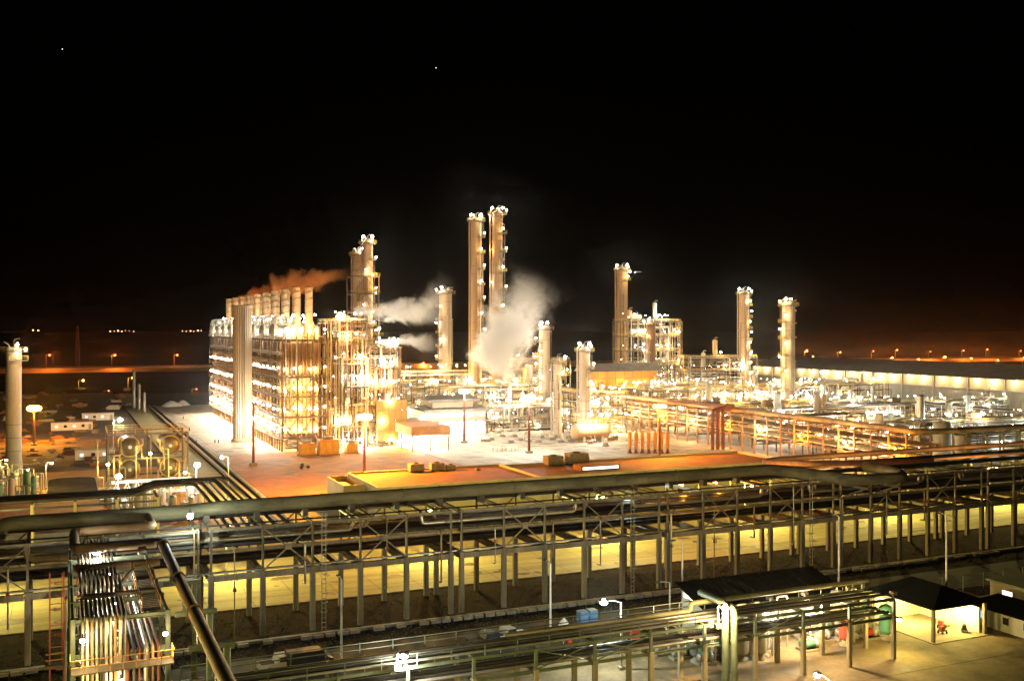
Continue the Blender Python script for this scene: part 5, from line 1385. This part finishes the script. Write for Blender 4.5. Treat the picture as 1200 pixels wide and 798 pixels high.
for u, v, h, arm, lab in ((400, 776, 9.3, (0, 1.2), 'unlit white lamp post in front of the rack left of centre'), (645, 741, 8.5, (0, 1.2), 'unlit white lamp post in front of the rack near the middle'), (785, 733, 5.5, (-1.8, 0), 'short white post with a side arm by the black-roofed shed'), (799.5, 724, 10.0, (-1.2, 0), 'tall unlit lamp post behind the black-roofed shed'), (983, 702, 11.5, (0, 1), 'tall unlit lamp post at the right end of the black-roofed shed'), (77, 815, 9.5, (0, 1), 'thin unlit post at the left of the red ladder'), (1109, 735, 14.0, (0, .8), 'tall thin post beside the hip-roofed shelter')):
    p = gp(u, v)
    street_lamp(p.x, p.y, h, 'white', 0, lab, None, arm, lit=False, polemat='white_paint', r=.1)
# yellow fill lamps on poles, added to light the front of the long rack
for k, (x, y) in enumerate(((30, 70), (58, 66), (-6, 80), (2, 62))):
    street_lamp(x, y, 8.5, 'yellow', PW['fore'] * 1.5, 'added yellow fill lamp on a pole along the bottom edge', 'added fill lamps along the bottom edge', (0, 1.5))

# ------------------------------------------------------------------ foreground sheds and clutter
t = thing('black_roofed_shed', 'long shed with a black sloping roof and lit white wall', 'shed')
r = MB(); r._add([(69.6, 101.2, 4.3), (91, 101.2, 4.3), (91, 107.2, 6.1), (69.6, 107.2, 6.1), (69.6, 101.2, 4.15), (91, 101.2, 4.15), (91, 107.2, 5.95), (69.6, 107.2, 5.95)], [(0, 1, 2, 3), (7, 6, 5, 4), (0, 4, 5, 1), (1, 5, 6, 2), (2, 6, 7, 3), (3, 7, 4, 0)])
r.build('roof', 'roof_dark', t)
for i in range(27):
    x = 69.9 + i * .8; MB().beam((x, 101.22, 4.33), (x, 107.18, 6.12), .07, .06).build('roof_rib', 'roof_dark', t)
MB().box(69.6, 91, 101.02, 101.18, 4.0, 4.2).build('gutter', 'galvanised', t)
for i in range(5): MB().box(72 + i * 3.8, 74.2 + i * 3.8, 106.14, 106.2, .1, 2.4).build('door', 'grey_wall', t)
MB().box(70.2, 90.4, 106.2, 106.5, .06, 5.6).build('back_wall', 'white_paint', t)
MB().box(70.2, 70.45, 102, 106.2, .06, 4.3).build('side_wall', 'white_paint', t)
for i in range(6): MB().post(70.6 + i * 3.94, 101.7, .06, 4.2, .25).build('post', 'white_paint', t)
for i in range(3): plat_lamp((74 + i * 7, 103.2, 4.0), 'white', PW['fore'] * .5, 'strip lamp under the black shed roof', 'strip lamps under the black shed roof', .35, (0, -.3, -.6), parent=t)
for k, (x, c) in enumerate(((75, 'red_paint'), (82, 'green_paint'), (86, 'grey_wall'))):
    t = thing('machine_skid', f'{("red","green","grey")[k]} machine standing under the black-roofed shed', 'machine', None, (x, 102.8, .06))
    MB().box(-1, 1, -.6, .6, 0, .2).build('skid', 'dark_steel', t); MB().box(-.8, .5, -.5, .5, .2, 1.5).build('casing', c, t); MB().drum((.5, 0, .8), (1.1, 0, .8), .4, 10).build('motor', 'galvanised', t)
# hip roofed shelter
t = thing('open_shelter', 'open shelter with a dark hipped roof, brightly lit inside', 'shelter')
hp = [(94.8, 90.3, 4.1), (104, 90.3, 4.1), (104, 101.2, 4.1), (94.8, 101.2, 4.1), (99.4, 93.4, 5.9), (99.4, 98.2, 5.9)]
r = MB(); r._add(hp, [(0, 1, 4), (1, 2, 5, 4), (2, 3, 5), (3, 0, 4, 5)]); r._add([(a, b, c - .12) for a, b, c in hp[:4]], [(3, 2, 1, 0)])
r.build('roof', 'roof_dark', t)
for x, y in ((95.2, 90.7), (103.6, 90.7), (103.6, 100.8), (95.2, 100.8), (99.4, 100.8)): MB().post(x, y, .06, 4.0, .4).build('post', 'concrete', t)
MB().box(103.2, 103.5, 91.2, 100.5, .06, 3.2).build('wall', 'white_paint', t)
MB().box(95.4, 103.2, 100.5, 100.8, .06, 3.6).build('wall', 'white_paint', t)
MB().box(94.6, 104.2, 90.1, 101.4, .05, .14).build('floor_slab', 'paving', t)
plat_lamp((98.0, 97.5, 3.6), 'yellow', PW['fore'] * .8, 'lamp under the hipped shelter roof', None, .35, (0, -.3, -.5), parent=t)
plat_lamp((101.5, 93.5, 3.6), 'yellow', PW['fore'] * .6, 'lamp near the front corner under the hipped shelter roof', None, .3, (0, -.3, -.5), parent=t)
for k, (x, y) in enumerate(((98.9, 92.8), (100.6, 94.6), (101.9, 92.2))):
    t = thing('valve_trolley', f'small red and dark trolley on the shelter floor, {("left","middle","right")[k]} one', 'trolley', None, (x, y, .14), .4 * k)
    MB().box(-.5, .5, -.3, .3, .3, .45).build('bed', 'dark_steel', t); MB().box(-.4, .2, -.25, .25, .45, .9).build('load', 'red_paint' if k < 2 else 'dark_steel', t)
    MB().tube([(.5, 0, .4), (.7, 0, 1.0), (.7, .3, 1.0)], .04, 6, bend=.1).build('handle', 'steel', t)
    for x_ in (-.35, .35):
        for y_ in (-.33, .33): MB().lathe([(.02, y_ - .03), (.16, y_ - .03), (.16, y_ + .03), (.02, y_ + .03)], (x_, 0, .16), 10, False, 'y').build('wheel', 'rubber', t)
# cream cabin at the right edge
t = thing('guard_cabin', 'cream cabin with one lit window at the right edge', 'cabin', None, (0, 0, 0))
MB().box(115.5, 124, 90, 100.2, 0, 3.3).build('wall', 'cream_wall', t)
MB().box(115.1, 124.4, 89.6, 100.6, 3.3, 3.55).build('roof', 'roof_grey', t)
windows(t, 'x', [96.6], 115.5, 1.3, 2.5, 1.6, 'lit_window')
windows(t, 'x', [92.0], 115.5, 1.3, 2.5, 1.2, 'lit_window_blue')
t = thing('lean_to_shed', 'low lean-to with a dark roof and small windows before the cream cabin', 'shed', None, (0, 0, 0))
MB().box(106.5, 111, 82, 95.2, 0, 2.5).build('wall', 'white_paint', t)
r = MB(); r._add([(105.8, 81.6, 2.5), (105.8, 95.6, 2.5), (111.6, 95.6, 3.1), (111.6, 81.6, 3.1)], [(0, 3, 2, 1)]); r._add([(105.8, 81.6, 2.4), (105.8, 95.6, 2.4), (111.6, 95.6, 3.0), (111.6, 81.6, 3.0)], [(0, 1, 2, 3)])
r.build('roof', 'roof_dark', t)
windows(t, 'x', [93.4], 106.5, 1.0, 1.9, 1.0, 'lit_window_blue'); windows(t, 'x', [89.6, 86.6], 106.5, 1.0, 1.9, .9, 'glass_dark')
# blue tarpaulin stacks, red plant, white cones
for k, (u, v, c, lab) in enumerate(((682, 744, 'blue_paint', 'left blue covered crate stack beside the lit lamp post'), (693, 742, 'blue_paint', 'right blue covered crate stack beside the lit lamp post'), (668, 752, 'red_paint', 'red crate stack left of the blue covered ones'), (742, 752, 'red_paint', 'small red crate stack behind the foreground rack'))):
    p = gp(u, v)
    t = thing('crate_stack', lab, 'crates', None, (p.x, p.y, .04))
    for j in range(2 + (k < 2)): MB().box(-.55 + .05 * j, .55 + .03 * j, -.6, .6, j * 1.0, j * 1.0 + .94).build('crate', c, t)
p = gp(661, 746); t = thing('sand_pile', 'small white heap by the crates in front of the rack', 'heap', None, (p.x, p.y, .03))
MB().lathe([(1.4, 0), (1.1, .7), (.5, 1.8), (.01, 2.4)], (0, 0, 0), 10).build('heap', 'white_paint', t)
def vehicle(u, v, rz, body, label, pickup=True):
    p = gp(u, v)
    t = thing('pickup_truck' if pickup else 'van', label, 'truck' if pickup else 'van', None, (p.x, p.y, .04), rz)
    L, W = 5.0, 1.85
    b = MB()
    side = [(-2.5, .45), (2.5, .45), (2.5, .95), (1.3, 1.08), (.75, 1.72), (-.55, 1.75), (-.8, 1.1), (-2.5, 1.08)] if pickup else [(-2.5, .4), (2.5, .4), (2.5, 1.0), (1.9, 1.2), (1.3, 2.1), (-2.45, 2.15)]
    n = len(side)
    vs = [(x, -W / 2, z) for x, z in side] + [(x, W / 2, z) for x, z in side]
    b._add(vs, [tuple(range(n)), tuple(range(2 * n - 1, n - 1, -1))] + [(i, n + i, n + (i + 1) % n, (i + 1) % n) for i in range(n)])
    b.build('body', body, t)
    MB().box(-2.4 if pickup else -2.3, -.9, -W / 2 + .15, W / 2 - .15, 1.085, 1.1).build('bed', 'rubber', t) if pickup else None
    for y in (-W / 2 - .01, W / 2 + .01):
        MB().box(-.45, .7, y - .01, y + .01, 1.15, 1.62).build('window', 'glass_dark', t)
    ws = MB(); ws.beam((1.24, 0, 1.17), (.8, 0, 1.68), 1.55, .04); ws.build('windscreen', 'glass_dark', t)
    for x in (-1.6, 1.6):
        for y in (-W / 2 + .08, W / 2 - .08):
            w = MB().lathe([(.2, y - .11), (.38, y - .11), (.38, y + .11), (.2, y + .11)], (x, 0, .4), 16, False, 'y').build('wheel', 'rubber', t)
            MB().lathe([(.001, y - .09), (.22, y - .09), (.22, y + .09), (.001, y + .09)], (x, 0, .4), 12, False, 'y').build('rim', 'galvanised', w)
    for y in (-.65, .65): MB().box(2.49, 2.53, y - .18, y + .18, .7, .9).build('headlight', 'white_paint', t)
    return t
vehicle(330, 785, .1, 'white_paint', 'white pickup parked behind the foreground rack at left')
vehicle(362, 783, .1, 'black_paint', 'black van parked right of the white pickup', False)
vehicle(595, 752, .1, 'white_paint', 'white pickup parked behind the foreground rack near the middle')
vehicle(572, 757, .1, 'black_paint', 'black pickup parked left of the white one near the middle')
# fence along the service road
t = thing('wire_fence', 'thin wire fence on posts beside the dark service road', 'fence', None, (0, 0, 0))
for i in range(48):
    x = -30 + i * 4.0
    MB().beam((x, 107.0, 0), (x, 107.0, 2.3), .08).build('post', 'galvanised', t)
for z in (.4, 1.3, 2.2): MB().beam((-30, 107.0, z), (158, 107.0, z), .03).build('wire', 'galvanised', t)
# loose blocks along the front kerb
t = thing('kerb_blocks', 'broken row of pale kerb blocks along the foot of the long rack', 'kerb', None, (0, 0, 0))
for i in range(110):
    x = -20 + i * 1.5
    MB().box(x, x + 1.3 + RP.uniform(-.2, .1), 122.3 + RP.uniform(-.08, .08), 122.85, 0.02, .38 + RP.uniform(-.06, .06)).build('block', 'kerb_concrete', t) if RP.random() < .85 else None

def stones(name, label, x0, x1, y0, y1, n, s0, s1, m):
    b = MB()
    for k in range(n):
        x, y, s = RP.uniform(x0, x1), RP.uniform(y0, y1), RP.uniform(s0, s1)
        a = RP.uniform(0, 3); c_, s_ = math.cos(a) * s, math.sin(a) * s; h = s * RP.uniform(.4, .9)
        b._add([(x + c_, y + s_, .02), (x - s_, y + c_, .02), (x - c_, y - s_, .02), (x + s_, y - c_, .02), (x + s * .2, y, .02 + h)], [(0, 1, 4), (1, 2, 4), (2, 3, 4), (3, 0, 4)])
    tag(b.build(name, m), label, 'gravel', None, 'stuff')
stones('gravel', 'loose gravel strewn over the soil under the long rack', -15, 175, 118, 138.6, 16000, .04, .16, 'gravel_stone')
stones('gravel', 'loose gravel on the strip beside the dark service road', -15, 150, 103.6, 108, 3500, .04, .16, 'gravel_stone')
# ------------------------------------------------------------------ motorway lamps, far lights, stars
rd = B - A
def mlamp(u, vtop, dd, h, label, group, lit=True, p=1.0, size=1.0, col='red'):
    q = at(u, 385, dd); z0 = 3.2 if dd > 760 else 0
    hh = HCAM - (vtop - 385) * dd / FPX
    street_lamp(q.x, q.y, hh - z0, col, PW['far'] * p, label, group, (2.2, 0), size=size, z0=z0, r=.15, lit=True)
for k, u in enumerate((54, 131, 204)): mlamp(u, 416, 835 + u * .35, 15, f'tall red-orange motorway lamp left of the furnaces, {ORD[k]} from the left', 'motorway lamps at left', p=1.2, size=1.0)
for u, v in ((92, 446), (150, 443)): mlamp(u, v, 640, 10, 'amber lamp post below the motorway at left, ' + ('left' if u < 100 else 'right') + ' of two', None, p=.3, size=.9, col='sodium')
for u, v in ((122, 458), (131, 466), (225, 456)): mlamp(u, v, 600, 6, 'small red lamp in the dark yard below the motorway', 'small red lamps below the motorway', p=.05, size=.7)
for u in (463, 493, 607, 628): mlamp(u, 414 if u in (463, 628) else 425, 960, 14, 'small orange motorway lamp behind the centre of the plant', 'motorway lamps behind the plant', p=.8)
for k in range(11): mlamp(948 + k * 35 + (k * 37 % 11) - 5, 411 - k * .25 + (k * 5 % 3), 1080 + k * 14, 15, 'red motorway lamp behind the warehouse, far row', 'far row of motorway lamps at right', p=1.3, size=1.1)
for k in range(9): mlamp(958 + k * 29 + (k * 53 % 17) - 8, 418 + (k * 7 % 5), 900 + k * 8, 12, 'orange lamp behind the warehouse roof, near row', 'near row of motorway lamps at right', p=.6, size=.9, col='sodium')
for u, v, n in ((145, 388, 7), (228, 388, 6), (44, 387, 2)):
    t = thing('distant_lights', f'tiny reddish line of town lights on the horizon, {"right" if u > 200 else ("left faint" if u < 100 else "middle")} cluster', 'lights', None)
    for k in range(n):
        q = at(u + (k - n / 2) * 4.2 + RP.uniform(-1.6, 1.6), v + RP.uniform(-.5, .5), 3400); MB().ball(q, RP.uniform(1.0, 2.8), 8, .8).build('light', 'town_light', t)
for u, v, lab in ((73, 58, 'tiny white star high in the black sky at left'), (511, 80, 'tiny white star high in the black sky near the middle')):
    q = at(u, v, 6000); tag(MB().ball(q, 2.4, 8).build('star', 'star_light'), lab, 'star')
# lattice radio mast far away
p = at(91, 385, 900)
t = thing('radio_mast', 'faint dark lattice mast beyond the motorway at left', 'mast', None, (p.x, p.y, 0))
for x in (-1, 1):
    for y in (-1, 1): MB().beam((x * 2, y * 2, 0), (x * .6, y * .6, 40), .3).build('leg', 'steel', t)
f = MB()
for k in range(10):
    a = 2 - 1.4 * k / 10
    f.beam((-a, -a, k * 4), (a, -a, k * 4 + 4), .2); f.beam((a, -a, k * 4), (-a, -a, k * 4 + 4), .2)
f.build('lattice', 'steel', t)

# ------------------------------------------------------------------ steam and smoke
def plume(name, label, p0, p1, r0, r1, dens, col=(1, 1, 1), nscale=.14, fade=1.0, seed=0.0, soft=.55):
    p0, p1 = Vector(p0), Vector(p1); ax = p1 - p0; L = ax.length
    m = bpy.data.materials.new(name); m.use_nodes = True
    nt = m.node_tree; N = nt.nodes; K = nt.links; N.remove(N['Principled BSDF'])
    out = N['Material Output']
    pv = N.new('ShaderNodeVolumePrincipled'); K.new(pv.outputs[0], out.inputs['Volume'])
    pv.inputs['Color'].default_value = (*col, 1); pv.inputs['Anisotropy'].default_value = 0.0
    tc = N.new('ShaderNodeTexCoord'); sp = N.new('ShaderNodeSeparateXYZ'); K.new(tc.outputs['Object'], sp.inputs[0])
    def M(op, a, b=None, clamp=False):
        n = N.new('ShaderNodeMath'); n.operation = op; n.use_clamp = clamp
        for i, x in enumerate((a, b)):
            if x is None: continue
            if isinstance(x, (int, float)): n.inputs[i].default_value = x
            else: K.new(x, n.inputs[i])
        return n.outputs[0]
    tt = M('DIVIDE', sp.outputs[0], L, True)
    R = M('ADD', M('MULTIPLY', M('POWER', tt, .75), r1 - r0), r0)
    rad = M('DIVIDE', M('SQRT', M('ADD', M('POWER', M('ABSOLUTE', sp.outputs[1]), 2), M('POWER', M('ABSOLUTE', sp.outputs[2]), 2))), R)
    mp = N.new('ShaderNodeMapping'); mp.inputs['Location'].default_value = (seed, seed * 1.7, -seed); K.new(tc.outputs['Object'], mp.inputs['Vector'])
    nz = N.new('ShaderNodeTexNoise'); nz.inputs['Scale'].default_value = nscale; nz.inputs['Detail'].default_value = 7; nz.inputs['Roughness'].default_value = .68
    nz.inputs['Distortion'].default_value = .6
    K.new(mp.outputs[0], nz.inputs['Vector'])
    nn = M('SUBTRACT', nz.outputs[0], .5)
    e = M('SUBTRACT', M('SUBTRACT', 1.0, rad), M('MULTIPLY', nn, -3.2))
    e = M('DIVIDE', e, soft, True)
    ends = M('MULTIPLY', M('POWER', M('MULTIPLY', M('SUBTRACT', 1.0, tt), fade * 2.2, True), 2.0), M('MULTIPLY', tt, 30.0, True))
    dl = M('DIVIDE', M('POWER', M('DIVIDE', r0, R), 1.0), 1.0)
    dn = M('MULTIPLY', M('MULTIPLY', M('MULTIPLY', e, ends), dl), dens)
    K.new(dn, pv.inputs['Density'])
    MT[name + label[:20]] = m
    b = MB(); k = 10; prof = []
    for i in range(k + 1):
        x = i / k; prof.append((1.9 * (r0 + (r1 - r0) * x ** .75), L * x))
    b.lathe([(0.001, 0)] + prof + [(0.001, L)], (0, 0, 0), 16, True, 'x')
    o = b.build(name, m)
    o.location = p0
    o.rotation_euler = ax.to_track_quat('X', 'Z').to_euler()
    tag(o, label, 'steam' if 'steam' in name else 'smoke', None, 'stuff')
    return o
plume('steam_cloud', 'big pale steam cloud hiding the feet of the twin slender columns', at(574, 434, 405), at(634, 318, 398), 10.0, 11.5, .30, nscale=.15, fade=.75, seed=3.0)
plume('steam_jet', 'long white steam jet blowing right from the furnace top', at(413, 365, 372), at(535, 366, 390), 1.0, 7.5, 1.6, nscale=.14, fade=.7, seed=7.0)
plume('steam_jet', 'shorter steam jet below the long one', at(454, 398, 368), at(520, 404, 385), .6, 4.5, 1.4, nscale=.17, fade=.6, seed=5.0)
plume('steam_wisp', 'faint steam wisp drifting up left of the twin columns', at(486, 372, 420), at(532, 322, 420), 3.0, 6.0, .06, nscale=.15, fade=.8, seed=9.0)
plume('smoke_plume', 'orange smoke plume drifting right from the furnace stacks', at(318, 338, 400), at(414, 320, 410), 5.0, 3.0, .30, (1.0, .42, .15), .16, .8, 2.0)
plume('smoke_plume', 'low orange smoke over the far furnace stacks', at(278, 352, 430), at(330, 338, 415), 1.5, 4.0, .40, (1.0, .32, .1), .2, .9, 6.0)

# ------------------------------------------------------------------ haze
hm = bpy.data.materials.new('haze_air'); hm.use_nodes = True
nt = hm.node_tree; nt.nodes.remove(nt.nodes['Principled BSDF'])
pv = nt.nodes.new('ShaderNodeVolumePrincipled')
pv.inputs['Color'].default_value = (1, .95, .9, 1)
pv.inputs['Density'].default_value = 0.000028
pv.inputs['Anisotropy'].default_value = 0.97  # strong forward scatter, shaped to stand in for lens glow round the lamps
nt.links.new(pv.outputs[0], nt.nodes['Material Output'].inputs['Volume'])
hz = MB().box(-1400, 2400, -60, 2100, -1.2, 98).build('haze', hm)
tag(hz, 'thin night haze, also standing in for lens glow round the plant lights', 'haze', None, 'stuff')
